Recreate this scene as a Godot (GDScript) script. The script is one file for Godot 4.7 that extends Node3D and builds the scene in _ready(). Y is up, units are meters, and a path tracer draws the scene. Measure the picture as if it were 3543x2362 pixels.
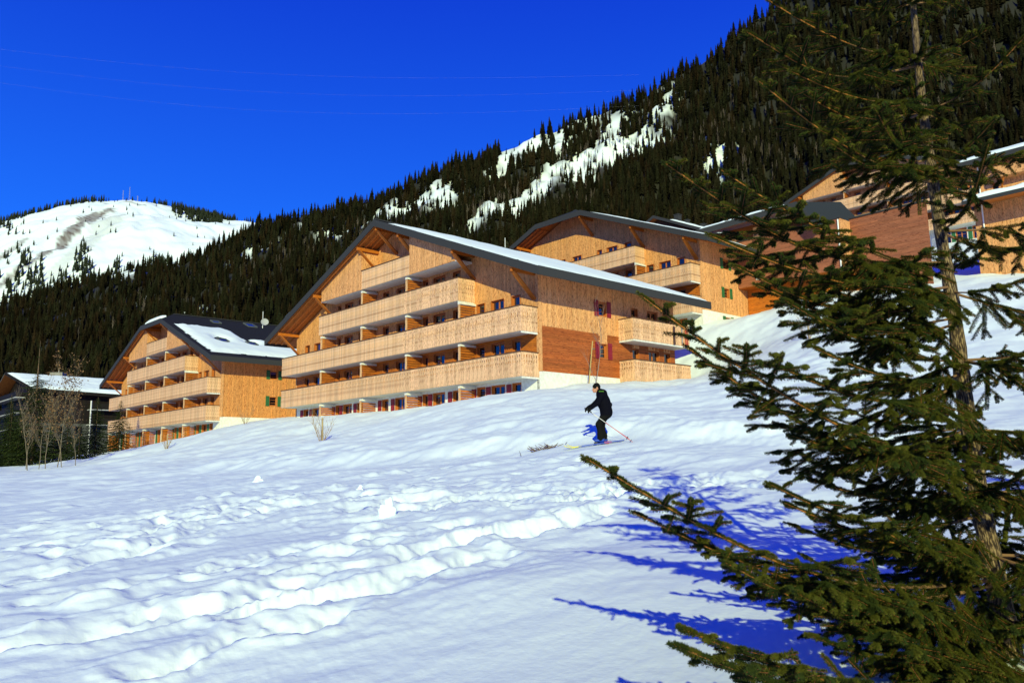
extends Node3D

const OX := 0.5603
const OZ := -48.0512
const TURN := 132.2089
var UD := Vector3(-0.67183, 0, -0.74071)
var VD := Vector3(0.74071, 0, -0.67183)
var M := {}
var SNOW := Color(0.81, 0.90, 0.865)
var used_names := {}
var rng := RandomNumberGenerator.new()

# collects quads, boxes, beams and tubes into one mesh
class MB:
	var p := PackedVector3Array()
	var n := PackedVector3Array()
	var t := PackedVector2Array()
	var c := PackedColorArray()
	var ix := PackedInt32Array()
	var off := Vector3.ZERO
	func _init(o := Vector3.ZERO) -> void:
		off = o
	func quad(a: Vector3, b: Vector3, d: Vector3, e: Vector3, nr: Vector3, col: Color, uo := Vector2.ZERO) -> void:
		# a-b runs across the grain, a-e along it
		var k := p.size()
		var w := a.distance_to(b)
		var h := a.distance_to(e)
		p.append(a + off); p.append(b + off); p.append(d + off); p.append(e + off)
		var m := (b - a).cross(e - a)
		if m.length_squared() < 1e-12:
			m = (d - a).cross(e - a)
		m = m.normalized()
		var flip := m.dot(nr) < 0.0
		if flip:
			m = -m
		for i in 4:
			n.append(m)
			c.append(col)
		t.append(uo); t.append(uo + Vector2(w, 0)); t.append(uo + Vector2(w, h)); t.append(uo + Vector2(0, h))
		if flip:
			ix.append_array(PackedInt32Array([k, k + 1, k + 2, k, k + 2, k + 3]))
		else:
			ix.append_array(PackedInt32Array([k, k + 2, k + 1, k, k + 3, k + 2]))
	func hexa(q: Array, col: Color, uo := Vector2.ZERO, skip := 0) -> void:
		# q: four base points then four top points; the grain runs base to top
		var mid := Vector3.ZERO
		for s in q:
			mid += s
		mid /= 8.0
		for i in 4:
			if skip & (1 << i):
				continue
			var j := (i + 1) % 4
			var nr: Vector3 = (q[i] + q[j] + q[i + 4] + q[j + 4]) / 4.0 - mid
			quad(q[i], q[j], q[j + 4], q[i + 4], nr, col, uo + Vector2(i * 0.37, 0))
		if not (skip & 16):
			quad(q[0], q[1], q[2], q[3], (q[0] + q[2]) / 2.0 - mid, col, uo)
		if not (skip & 32):
			quad(q[4], q[5], q[6], q[7], (q[4] + q[6]) / 2.0 - mid, col, uo)
	func box(lo: Vector3, hi: Vector3, col: Color, grain := 1, uo := Vector2.ZERO) -> void:
		var x0 := lo.x; var y0 := lo.y; var z0 := lo.z
		var x1 := hi.x; var y1 := hi.y; var z1 := hi.z
		if grain == 1:
			hexa([Vector3(x0, y0, z0), Vector3(x1, y0, z0), Vector3(x1, y0, z1), Vector3(x0, y0, z1), Vector3(x0, y1, z0), Vector3(x1, y1, z0), Vector3(x1, y1, z1), Vector3(x0, y1, z1)], col, uo)
		elif grain == 0:
			hexa([Vector3(x0, y0, z0), Vector3(x0, y1, z0), Vector3(x0, y1, z1), Vector3(x0, y0, z1), Vector3(x1, y0, z0), Vector3(x1, y1, z0), Vector3(x1, y1, z1), Vector3(x1, y0, z1)], col, uo)
		else:
			hexa([Vector3(x0, y0, z0), Vector3(x1, y0, z0), Vector3(x1, y1, z0), Vector3(x0, y1, z0), Vector3(x0, y0, z1), Vector3(x1, y0, z1), Vector3(x1, y1, z1), Vector3(x0, y1, z1)], col, uo)
	func beam(a: Vector3, b: Vector3, w: float, h: float, col: Color, up := Vector3.UP, uo := Vector2.ZERO) -> void:
		var d := (b - a).normalized()
		var s := d.cross(up)
		if s.length() < 0.01:
			s = Vector3.RIGHT
		s = s.normalized()
		var q := s.cross(d).normalized()
		s *= w / 2.0
		q *= h / 2.0
		hexa([a - s - q, a + s - q, a + s + q, a - s + q, b - s - q, b + s - q, b + s + q, b - s + q], col, uo)
	func tube(pts: Array, rad: Array, sides: int, col: Color, cap := true) -> void:
		# smooth tapered tube along a polyline
		var k := p.size()
		var cnt := pts.size()
		var ref := Vector3.UP
		var len := 0.0
		for i in cnt:
			var d: Vector3
			if i == 0:
				d = pts[1] - pts[0]
			elif i == cnt - 1:
				d = pts[i] - pts[i - 1]
			else:
				d = pts[i + 1] - pts[i - 1]
			d = d.normalized()
			var s := d.cross(ref)
			if s.length() < 0.05:
				s = d.cross(Vector3.RIGHT)
			s = s.normalized()
			var q := s.cross(d).normalized()
			if i > 0:
				len += pts[i].distance_to(pts[i - 1])
			for j in sides + 1:
				var an := TAU * j / sides
				var nn := s * cos(an) + q * sin(an)
				p.append(pts[i] + nn * rad[i] + off)
				n.append(nn)
				c.append(col)
				t.append(Vector2(float(j) / sides * TAU * rad[0], len))
		var st := sides + 1
		for i in cnt - 1:
			for j in sides:
				var a := k + i * st + j
				ix.append_array(PackedInt32Array([a, a + 1, a + st, a + 1, a + st + 1, a + st]))
		if cap:
			for e in [0, cnt - 1]:
				var m := p.size()
				p.append(pts[e] + off)
				var nd: Vector3 = (pts[e] - pts[1 if e == 0 else e - 1]).normalized()
				n.append(nd); c.append(col); t.append(Vector2.ZERO)
				for j in sides:
					var a2: int = k + e * st + j
					ix.append_array(PackedInt32Array([m, a2, a2 + 1]))
	func poly(pts: PackedVector2Array, fr: Transform3D, thick: float, col: Color, uo := Vector2.ZERO) -> void:
		# extruded outline: front at z = 0 facing -z, back at z = thick
		var tri := Geometry2D.triangulate_polygon(pts)
		var nf := -fr.basis.z
		for side in 2:
			var k := p.size()
			for v2 in pts:
				p.append(fr * Vector3(v2.x, v2.y, thick * side) + off)
				n.append(nf if side == 0 else -nf)
				c.append(col)
				t.append(uo + v2)
			for i in range(0, tri.size(), 3):
				var a := tri[i]; var b := tri[i + 1]; var d := tri[i + 2]
				var cr := (pts[b] - pts[a]).cross(pts[d] - pts[a])
				if (cr > 0.0) == (side == 0):
					ix.append_array(PackedInt32Array([k + a, k + b, k + d]))
				else:
					ix.append_array(PackedInt32Array([k + a, k + d, k + b]))
		var cen := Vector2.ZERO
		var area := 0.0
		for i in pts.size():
			area += pts[i].cross(pts[(i + 1) % pts.size()])
		for i in pts.size():
			var a := pts[i]
			var b := pts[(i + 1) % pts.size()]
			var o2 := Vector2(b.y - a.y, a.x - b.x) * signf(area)
			quad(fr * Vector3(a.x, a.y, 0), fr * Vector3(a.x, a.y, thick), fr * Vector3(b.x, b.y, thick), fr * Vector3(b.x, b.y, 0), fr.basis * Vector3(o2.x, o2.y, 0), col, uo + a)
	func mesh() -> ArrayMesh:
		var a := []
		a.resize(Mesh.ARRAY_MAX)
		a[Mesh.ARRAY_VERTEX] = p
		a[Mesh.ARRAY_NORMAL] = n
		a[Mesh.ARRAY_TEX_UV] = t
		a[Mesh.ARRAY_COLOR] = c
		a[Mesh.ARRAY_INDEX] = ix
		var m := ArrayMesh.new()
		m.add_surface_from_arrays(Mesh.PRIMITIVE_TRIANGLES, a)
		return m

func numbered(s: String) -> String:
	if not used_names.has(s):
		used_names[s] = 0
		return s
	used_names[s] += 1
	return "%s_%03d" % [s, used_names[s]]

func part(mb: MB, called: String, mat: Material, parent: Node) -> MeshInstance3D:
	var o := MeshInstance3D.new()
	o.mesh = mb.mesh()
	o.material_override = mat
	if parent == self:
		called = numbered(called)
	o.name = called
	parent.add_child(o, true)
	return o

func inst(mesh: Mesh, called: String, mat: Material, parent: Node, tr: Transform3D) -> MeshInstance3D:
	var o := MeshInstance3D.new()
	o.mesh = mesh
	o.material_override = mat
	o.name = called
	o.transform = tr
	parent.add_child(o, true)
	return o

func many(mesh: Mesh, called: String, mat: Material, parent: Node, trs: Array, cols := []) -> MultiMeshInstance3D:
	var mm := MultiMesh.new()
	mm.transform_format = MultiMesh.TRANSFORM_3D
	mm.use_colors = not cols.is_empty()
	mm.mesh = mesh
	mm.instance_count = trs.size()
	for i in trs.size():
		mm.set_instance_transform(i, trs[i])
		if not cols.is_empty():
			mm.set_instance_color(i, cols[i])
	var o := MultiMeshInstance3D.new()
	o.multimesh = mm
	o.material_override = mat
	o.name = called
	o.set_meta("kind", "stuff")
	parent.add_child(o, true)
	return o

func group_node(called: String, parent: Node) -> Node3D:
	var o := Node3D.new()
	o.name = called
	parent.add_child(o, true)
	return o

func thing(called: String, label: String, category: String, at := Vector3.ZERO, turn := 0.0, group := "") -> Node3D:
	var o := Node3D.new()
	o.name = numbered(called)
	add_child(o)
	o.position = at
	o.rotation.y = turn
	tag(o, label, category, group)
	return o

func tag(o: Node, label: String, category: String, group := "") -> void:
	o.set_meta("label", label)
	o.set_meta("category", category)
	if group != "":
		o.set_meta("group", group)

func stuff(o: Node) -> Node:
	o.set_meta("kind", "stuff")
	return o

func WP(u: float, y: float, v: float) -> Vector3:
	return Vector3(OX, y, OZ) + UD * u + VD * v

func lin(r: float, g: float, b: float) -> Color:
	return Color(r, g, b)

func vary(c: Color, k: float) -> Color:
	var s := 1.0 + rng.randf_range(-k, k)
	var w := rng.randf_range(-k, k) * 0.25
	return Color(c.r * s * (1.0 + w), c.g * s, c.b * s * (1.0 - w))
const GROUND := [0.00, 0.00, 0.05, -8.00, 0.00, -0.50, 8.00, 0.00, 0.50, 0.00, 8.00, -0.50, -25.00, 0.00, -1.20, 25.00, 2.00, 1.60, -60.00, -5.00, -3.00, 45.00, 0.00, 4.00, -3.90, -6.60, 0.16, -0.03, -5.90, 0.28, 2.84, -4.90, 0.48, 0.37, -7.60, 0.60, -7.53, -12.50, 0.40, -3.11, -10.50, 0.57, -0.03, -10.60, 0.78, 5.37, -9.00, 0.85, 3.03, -9.60, 0.83, -13.36, -22.00, 0.73, -5.08, -17.00, 1.01, -0.04, -15.00, 1.23, 3.89, -14.50, 1.42, 7.85, -13.00, 1.39, -21.94, -36.00, 1.21, -14.09, -31.00, 1.30, -4.52, -23.00, 1.62, -35.43, -58.00, 1.92, -32.62, -60.00, 2.03, -30.15, -52.00, 1.87, -11.61, -33.00, 1.77, -3.77, -26.00, 1.86, -0.04, -24.00, 2.08, 2.57, -23.30, 2.42, 2.72, -24.60, 2.63, 2.86, -25.80, 2.90, 5.04, -23.00, 2.53, 6.57, -22.50, 2.43, 8.96, -21.00, 2.21, 3.34, -30.00, 3.64, 4.59, -41.00, 5.43, -0.04, -31.00, 3.51, -0.04, -40.00, 4.98, -5.23, -36.00, 3.03, -6.83, -47.00, 4.53, -9.46, -38.00, 2.76, -13.23, -53.00, 4.41, -15.87, -45.00, 2.55, -24.02, -66.00, 4.32, -27.37, -60.00, 2.61, -40.84, -82.00, 3.40, -19.27, -71.11, 6.13, -21.34, -69.22, 5.93, -16.31, -67.85, 6.08, -18.39, -65.97, 5.88, -13.63, -64.88, 5.98, -15.70, -63.00, 5.78, -10.60, -61.55, 5.90, -12.68, -59.67, 5.70, -7.92, -58.59, 5.83, -9.99, -56.71, 5.63, -5.57, -56.00, 5.78, -7.64, -54.11, 5.58, -3.55, -53.77, 5.73, -5.62, -51.89, 5.53, -1.87, -51.92, 5.78, -3.94, -50.04, 5.58, -0.33, -50.22, 5.93, -2.40, -48.34, 5.73, 1.15, -48.59, 6.08, -0.92, -46.71, 5.88, 3.85, -50.23, 6.80, 5.41, -51.64, 7.00, 7.11, -53.18, 7.08, 8.81, -54.73, 7.12, 10.74, -56.47, 7.30, 12.81, -58.36, 7.70, 5.30, -72.60, 8.50, -4.92, -80.88, 7.50, -13.67, -75.65, 6.60, -28.70, -81.05, 5.90, -33.18, -84.95, 5.35, -37.36, -89.26, 5.00, -41.39, -93.71, 4.65, -45.42, -98.15, 4.40, -49.79, -102.96, 4.10, -25.16, -83.85, 7.00, -18.77, -87.22, 7.40, -20.66, -77.40, 6.70, -52.58, -105.15, 4.20, -54.39, -111.61, 2.00, -38.37, -120.74, 3.00, 16.12, -69.15, 13.60, 18.61, -71.31, 14.30, 21.35, -73.80, 15.08, 22.83, -72.17, 15.00, 23.84, -71.06, 15.50, 24.71, -70.09, 15.90, 27.62, -65.85, 15.60, 32.32, -60.66, 14.90, 36.22, -53.39, 13.70, 33.00, -54.00, 13.30, 10.14, -70.24, 11.50, 4.90, -78.99, 11.00, 22.37, -59.73, 12.60, 17.79, -52.87, 9.60, 27.74, -53.81, 12.40, 10.43, -47.00, 6.16, 12.39, -45.00, 6.65, 16.02, -42.00, 6.93, 21.64, -40.00, 7.24, 26.19, -42.00, 8.37, 7.27, -33.00, 3.79, 11.72, -31.00, 4.09, 16.08, -30.00, 4.27, 18.50, -30.00, 4.55, 8.83, -23.50, 2.72, 12.55, -21.50, 2.57, 67.22, -108.52, 34.00, 53.79, -123.33, 30.00, -3.40, -111.96, 14.00, -8.74, -147.62, 10.00, -75.00, -90.00, -2.00, -60.00, -75.00, 0.50, -50.00, -62.00, 1.70, -95.00, -70.00, -5.00, -60.00, -110.00, 1.50, -110.00, -130.00, -3.00, 60.00, -60.00, 15.00, 70.00, -30.00, 9.00]

func wood_image(seed_: int, knots: int, size: int) -> ImageTexture:
	# grain runs along V; brightness round 1 with darker streaks and brown knots
	var nz := FastNoiseLite.new()
	nz.seed = seed_
	nz.noise_type = FastNoiseLite.TYPE_SIMPLEX
	nz.frequency = 1.0
	var r := RandomNumberGenerator.new()
	r.seed = seed_ * 7 + 3
	var data := PackedByteArray()
	data.resize(size * size * 3)
	var f := PackedFloat32Array()
	f.resize(size * size)
	for y in size:
		for x in size:
			var a := float(x) / size
			var b := float(y) / size
			var wave := nz.get_noise_2d(a * 6.0, b * 3.0) * 0.02
			var g := nz.get_noise_2d((a + wave) * 70.0, b * 2.5) * 0.5 + nz.get_noise_2d((a + wave) * 190.0, b * 6.0) * 0.3
			var blotch := nz.get_noise_2d(a * 9.0 + 31.0, b * 5.0)
			f[y * size + x] = 0.86 + g * 0.16 + blotch * 0.08
	var kb := PackedFloat32Array()
	kb.resize(size * size)
	for k in knots:
		var cx := r.randi_range(0, size - 1)
		var cy := r.randi_range(0, size - 1)
		var rx := r.randf_range(1.2, 3.4) * size / 512.0
		var ry := rx * r.randf_range(1.2, 4.0)
		for dy in range(int(-ry * 2), int(ry * 2) + 1):
			for dx in range(int(-rx * 2), int(rx * 2) + 1):
				var q := (dx / rx) * (dx / rx) + (dy / ry) * (dy / ry)
				var i := posmod(cy + dy, size) * size + posmod(cx + dx, size)
				kb[i] = maxf(kb[i], clampf(1.3 - q * 0.6, 0.0, 1.0))
	for i in size * size:
		var v := clampf(f[i], 0.0, 1.0)
		var k := kb[i] * 0.55
		data[i * 3] = int(255.0 * clampf(v * (1.0 - k * 0.62), 0.0, 1.0))
		data[i * 3 + 1] = int(255.0 * clampf(v * (1.0 - k * 0.85), 0.0, 1.0))
		data[i * 3 + 2] = int(255.0 * clampf(v * (1.0 - k * 0.95), 0.0, 1.0))
	var im := Image.create_from_data(size, size, false, Image.FORMAT_RGB8, data)
	im.generate_mipmaps()
	return ImageTexture.create_from_image(im)

func mat(rough: float, vcol := true, col := Color.WHITE) -> StandardMaterial3D:
	var m := StandardMaterial3D.new()
	m.roughness = rough
	m.vertex_color_use_as_albedo = vcol
	m.albedo_color = col
	return m

func noise_tex(freq: float, sd: int, normal := false, bump := 4.0, oct := 4, size := 512) -> NoiseTexture2D:
	var nz := FastNoiseLite.new()
	nz.seed = sd
	nz.frequency = freq
	nz.fractal_octaves = oct
	var t := NoiseTexture2D.new()
	t.width = size
	t.height = size
	t.seamless = true
	t.noise = nz
	t.as_normal_map = normal
	t.bump_strength = bump
	return t

func make_materials() -> void:
	var wood := mat(0.75)
	wood.albedo_texture = wood_image(11, 420, 512)
	wood.uv1_scale = Vector3(0.42, 0.3, 1)
	wood.metallic_specular = 0.3
	M.wood = wood
	var stain := mat(0.65)
	stain.albedo_texture = wood_image(23, 160, 512)
	stain.uv1_scale = Vector3(0.5, 0.22, 1)
	stain.metallic_specular = 0.35
	M.stain = stain
	var plaster := mat(0.9)
	var gr := Gradient.new()
	gr.set_color(0, Color(0.9, 0.89, 0.87))
	gr.set_color(1, Color(1, 1, 1))
	var pt := noise_tex(0.02, 5)
	pt.color_ramp = gr
	plaster.albedo_texture = pt
	plaster.uv1_scale = Vector3(0.3, 0.3, 1)
	M.plaster = plaster
	var slate := mat(0.85)
	slate.metallic_specular = 0.15
	var gs := Gradient.new()
	gs.set_color(0, Color(0.7, 0.7, 0.72))
	gs.set_color(1, Color(1, 1, 1))
	var stx := noise_tex(0.05, 9)
	stx.color_ramp = gs
	slate.albedo_texture = stx
	slate.uv1_scale = Vector3(0.4, 0.4, 1)
	M.slate = slate
	var metal := mat(0.7)
	metal.metallic_specular = 0.2
	M.metal = metal
	M.paint = mat(0.6)
	var gl := mat(0.03, false, Color(0.05, 0.055, 0.07))
	gl.metallic_specular = 0.9
	M.glass = gl
	var sn := mat(0.62, false, SNOW.linear_to_srgb())
	sn.metallic_specular = 0.25
	sn.normal_enabled = true
	sn.normal_texture = noise_tex(0.045, 77, true, 6.0, 5)
	sn.normal_scale = 0.1
	sn.uv1_scale = Vector3(0.55, 0.55, 1)
	M.snow = sn
	var rs := mat(0.65, false, SNOW.linear_to_srgb())
	rs.metallic_specular = 0.2
	M.roofsnow = rs
	M.plain = mat(0.85)
	M.cloth = mat(0.85)
	M.cloth.metallic_specular = 0.12
	var fm := mat(0.95)
	fm.metallic_specular = 0.1
	M.foliage_far = fm

func setup() -> void:
	rng.seed = 4711
	var cam := Camera3D.new()
	cam.name = "camera"
	cam.fov = 44.639
	cam.near = 0.05
	cam.far = 9000.0
	cam.transform = Transform3D(Basis(Vector3.RIGHT, 0.152849) * Basis(Vector3.BACK, -0.012840), Vector3(0, 1.7, 0))
	add_child(cam)
	cam.current = true
	var env := Environment.new()
	env.background_mode = Environment.BG_SKY
	var sky := Sky.new()
	var sm := ProceduralSkyMaterial.new()
	sm.sky_top_color = Color(0.02, 0.022, 0.61)
	sm.sky_horizon_color = Color(0.15, 0.525, 0.997)
	sm.sky_curve = 0.22
	sm.sky_energy_multiplier = 1.24
	sm.ground_bottom_color = Color8(120, 140, 170)
	sm.ground_horizon_color = Color8(60, 110, 220)
	sm.sun_angle_max = 1.0
	sky.sky_material = sm
	env.sky = sky
	env.tonemap_mode = Environment.TONE_MAPPER_LINEAR
	env.tonemap_exposure = 1.0
	env.sdfgi_enabled = true
	env.ssao_enabled = true
	env.ssil_enabled = true
	var we := WorldEnvironment.new()
	we.environment = env
	add_child(we)
	var sun := DirectionalLight3D.new()
	sun.name = "sun"
	sun.light_energy = 1.56
	sun.light_color = Color(0.978, 1.0, 0.72)
	sun.light_angular_distance = 0.5
	sun.shadow_enabled = true
	add_child(sun)
	# low winter sun almost straight behind the camera
	sun.look_at_from_position(Vector3.ZERO, Vector3(0.004, -0.3142, -0.9493), Vector3.UP)

var gx0 := -150.0
var gz0 := -190.0
var gstep := 1.6
var gw := 156
var gh := 134
var gtab := PackedFloat32Array()
var nz1 := FastNoiseLite.new()
var nz2 := FastNoiseLite.new()

func tps(r2: float) -> float:
	return 0.0 if r2 < 1e-9 else r2 * log(r2)

func solve_ground() -> void:
	# thin-plate surface through surveyed snow heights
	var cnt := GROUND.size() / 3
	var sz := cnt + 3
	var a := []
	for i in sz:
		var row := PackedFloat64Array()
		row.resize(sz + 1)
		a.append(row)
	for i in cnt:
		var xi: float = GROUND[i * 3]
		var zi: float = GROUND[i * 3 + 1]
		for j in cnt:
			var dx: float = xi - GROUND[j * 3]
			var dz: float = zi - GROUND[j * 3 + 1]
			a[i][j] = tps(dx * dx + dz * dz)
		a[i][i] += 2.5
		a[i][cnt] = 1.0
		a[i][cnt + 1] = xi
		a[i][cnt + 2] = zi
		a[cnt][i] = 1.0
		a[cnt + 1][i] = xi
		a[cnt + 2][i] = zi
		a[i][sz] = GROUND[i * 3 + 2]
	for k in sz:
		var best := k
		for i in range(k + 1, sz):
			if absf(a[i][k]) > absf(a[best][k]):
				best = i
		var tmp = a[k]
		a[k] = a[best]
		a[best] = tmp
		var pr: PackedFloat64Array = a[k]
		for i in range(k + 1, sz):
			var ro: PackedFloat64Array = a[i]
			var m: float = ro[k] / pr[k]
			if m != 0.0:
				for j in range(k, sz + 1):
					ro[j] -= m * pr[j]
				a[i] = ro
	var w := PackedFloat64Array()
	w.resize(sz)
	for k in range(sz - 1, -1, -1):
		var s: float = a[k][sz]
		for j in range(k + 1, sz):
			s -= a[k][j] * w[j]
		w[k] = s / a[k][k]
	var px := PackedFloat64Array()
	var pz := PackedFloat64Array()
	for i in cnt:
		px.append(GROUND[i * 3])
		pz.append(GROUND[i * 3 + 1])
	gtab.resize(gw * gh)
	for r in gh:
		var z := gz0 + r * gstep
		for q in gw:
			var x := gx0 + q * gstep
			var s: float = w[cnt] + w[cnt + 1] * x + w[cnt + 2] * z
			for i in cnt:
				var dx := x - px[i]
				var dz := z - pz[i]
				var r2 := dx * dx + dz * dz
				if r2 > 1e-9:
					s += w[i] * r2 * log(r2)
			gtab[r * gw + q] = s

func cub(a: float, b: float, c: float, d: float, t: float) -> float:
	return b + 0.5 * t * (c - a + t * (2.0 * a - 5.0 * b + 4.0 * c - d + t * (3.0 * (b - c) + d - a)))

func base_height(x: float, z: float) -> float:
	var fx := clampf((x - gx0) / gstep, 1.0, gw - 3.001)
	var fz := clampf((z - gz0) / gstep, 1.0, gh - 3.001)
	var ix := int(fx)
	var iz := int(fz)
	var tx := fx - ix
	var tz := fz - iz
	var k := (iz - 1) * gw + ix - 1
	var r0 := cub(gtab[k], gtab[k + 1], gtab[k + 2], gtab[k + 3], tx)
	k += gw
	var r1 := cub(gtab[k], gtab[k + 1], gtab[k + 2], gtab[k + 3], tx)
	k += gw
	var r2 := cub(gtab[k], gtab[k + 1], gtab[k + 2], gtab[k + 3], tx)
	k += gw
	var r3 := cub(gtab[k], gtab[k + 1], gtab[k + 2], gtab[k + 3], tx)
	return cub(r0, r1, r2, r3, tz)

# trodden tracks in the near snow: x, z pairs; the last three numbers are half width, depth and roughness
const TRACKS := [
	[-4.47, -7.52, -3.96, -7.83, -3.53, -8.20, -2.99, -8.41, -2.55, -8.95, -2.07, -9.62, -1.44, -10.03, -0.97, -10.43, -0.35, -11.19, 0.47, -11.75, 1.41, -12.58, 2.39, -13.65, 0.28, 0.105, 0.8],
	[-2.50, -7.95, -2.03, -8.32, -1.47, -8.71, -0.81, -9.25, -0.16, -9.73, 0.22, 0.075, 1.0],
	[-6.80, -11.31, -6.27, -11.93, -5.84, -12.96, -5.49, -14.63, -4.65, -16.70, -2.90, -17.06, 0.42, 0.08, 1.1],
	[-9.66, -15.97, -8.11, -16.12, -7.13, -17.77, -5.94, -18.60, -4.40, -18.54, 0.45, 0.08, 1.2],
	[-2.39, -15.45, -0.63, -15.11, 0.92, -14.60, 2.52, -14.6, 3.88, -14.9, 0.7, 0.10, 1.4],
	[-2.89, -6.75, -2.50, -7.08, -2.11, -7.44, -1.64, -7.68, 0.18, 0.09, 1.0],
	[-1.01, -10.84, -0.18, -11.28, 0.75, -12.29, 0.28, 0.08, 1.2],
	[-3.75, -10.78, -2.82, -11.45, -1.73, -11.99, -0.84, -12.47, 0.25, 0.065, 1.1],
	[-7.5, -13.6, -6.6, -14.5, -6.2, -16.0, -5.6, -17.4, 0.45, 0.07, 1.3],
	[-5.2, -9.6, -4.2, -10.2, -3.2, -10.6, 0.22, 0.06, 1.0],
]
var dx0 := -13.0
var dz0 := -24.0
var dstep := 0.075
var dw := 294
var dh := 246
var dtab := PackedFloat32Array()

func solve_tracks() -> void:
	dtab.resize(dw * dh)
	for k in TRACKS.size():
		var tr: Array = TRACKS[k]
		var n := (tr.size() - 3) / 2
		var hw: float = tr[tr.size() - 3]
		var dep: float = tr[tr.size() - 2]
		var rough: float = tr[tr.size() - 1]
		var lo := Vector2(1e9, 1e9)
		var hi := Vector2(-1e9, -1e9)
		for i in n:
			lo = lo.min(Vector2(tr[i * 2], tr[i * 2 + 1]))
			hi = hi.max(Vector2(tr[i * 2], tr[i * 2 + 1]))
		var q0 := maxi(0, int((lo.x - 2.2 - dx0) / dstep))
		var q1 := mini(dw - 1, int((hi.x + 2.2 - dx0) / dstep))
		var r0 := maxi(0, int((lo.y - 2.2 - dz0) / dstep))
		var r1 := mini(dh - 1, int((hi.y + 2.2 - dz0) / dstep))
		for r in range(r0, r1 + 1):
			for q in range(q0, q1 + 1):
				var x := Vector2(dx0 + q * dstep, dz0 + r * dstep)
				x += Vector2(nz2.get_noise_2d(x.x * 0.9, x.y * 0.9), nz2.get_noise_2d(x.x * 0.9 + 50.0, x.y * 0.9)) * 0.3 * hw / 0.3
				var best := 1e9
				for i in n - 1:
					var a := Vector2(tr[i * 2], tr[i * 2 + 1])
					var b := Vector2(tr[i * 2 + 2], tr[i * 2 + 3])
					var cp := Geometry2D.get_closest_point_to_segment(x, a, b)
					best = minf(best, cp.distance_squared_to(x))
				var d := sqrt(best) / hw
				if d < 4.0:
					var lump := nz2.get_noise_2d(x.x * 1.9 + 7.0 * k, x.y * 1.9)
					var fine := nz2.get_noise_2d(x.x * 4.6 + 7.0 * k, x.y * 4.6)
					var pit := exp(-d * d) * dep * (1.0 + rough * lump * 0.9)
					var rim := exp(-(d - 1.7) * (d - 1.7) * 1.6) * dep * 0.38 * (1.0 + lump)
					dtab[r * dw + q] += -pit + rim + exp(-d * d * 0.22) * rough * (fine * 0.026 + 0.014 * nz2.get_noise_2d(x.x * 9.0, x.y * 9.0))

func press_dents() -> void:
	# old footprints and clods scattered over the trodden side of the field
	var r := RandomNumberGenerator.new()
	r.seed = 12
	for i in 620:
		var x := r.randf_range(-12.0, 2.6)
		var z := r.randf_range(-22.5, -8.0)
		if (x + 0.2) * 0.62 + (z + 9.6) * 0.78 > -0.4:
			continue
		if nz1.get_noise_2d(x * 0.22 + 5.0, z * 0.22) < -0.12:
			continue
		var a := r.randf_range(-0.5, 0.9)
		var l := r.randf_range(0.12, 0.34)
		var w := l * r.randf_range(0.4, 0.8)
		var d := r.randf_range(0.02, 0.065) * (-1.0 if r.randf() < 0.3 else 1.0)
		var q0 := int((x - dx0) / dstep)
		var r0 := int((z - dz0) / dstep)
		var rad := int(l * 2.0 / dstep) + 1
		for v in range(maxi(0, r0 - rad), mini(dh, r0 + rad + 1)):
			for u in range(maxi(0, q0 - rad), mini(dw, q0 + rad + 1)):
				var px := dx0 + u * dstep - x
				var pz := dz0 + v * dstep - z
				var s := (px * cos(a) - pz * sin(a)) / l
				var t := (px * sin(a) + pz * cos(a)) / w
				var e := s * s + t * t
				if e < 4.0:
					dtab[v * dw + u] -= d * exp(-e * e * 0.9) - d * 0.3 * exp(-(sqrt(e) - 1.4) * (sqrt(e) - 1.4) * 5.0)

func detail(x: float, z: float) -> float:
	var fx := (x - dx0) / dstep
	var fz := (z - dz0) / dstep
	if fx < 0.0 or fz < 0.0 or fx >= dw - 1.001 or fz >= dh - 1.001:
		return 0.0
	var ix := int(fx)
	var iz := int(fz)
	var k := iz * dw + ix
	var tx := fx - ix
	var tz := fz - iz
	tx = tx * tx * (3.0 - 2.0 * tx)
	tz = tz * tz * (3.0 - 2.0 * tz)
	return lerpf(lerpf(dtab[k], dtab[k + 1], tx), lerpf(dtab[k + dw], dtab[k + dw + 1], tx), tz)

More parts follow.
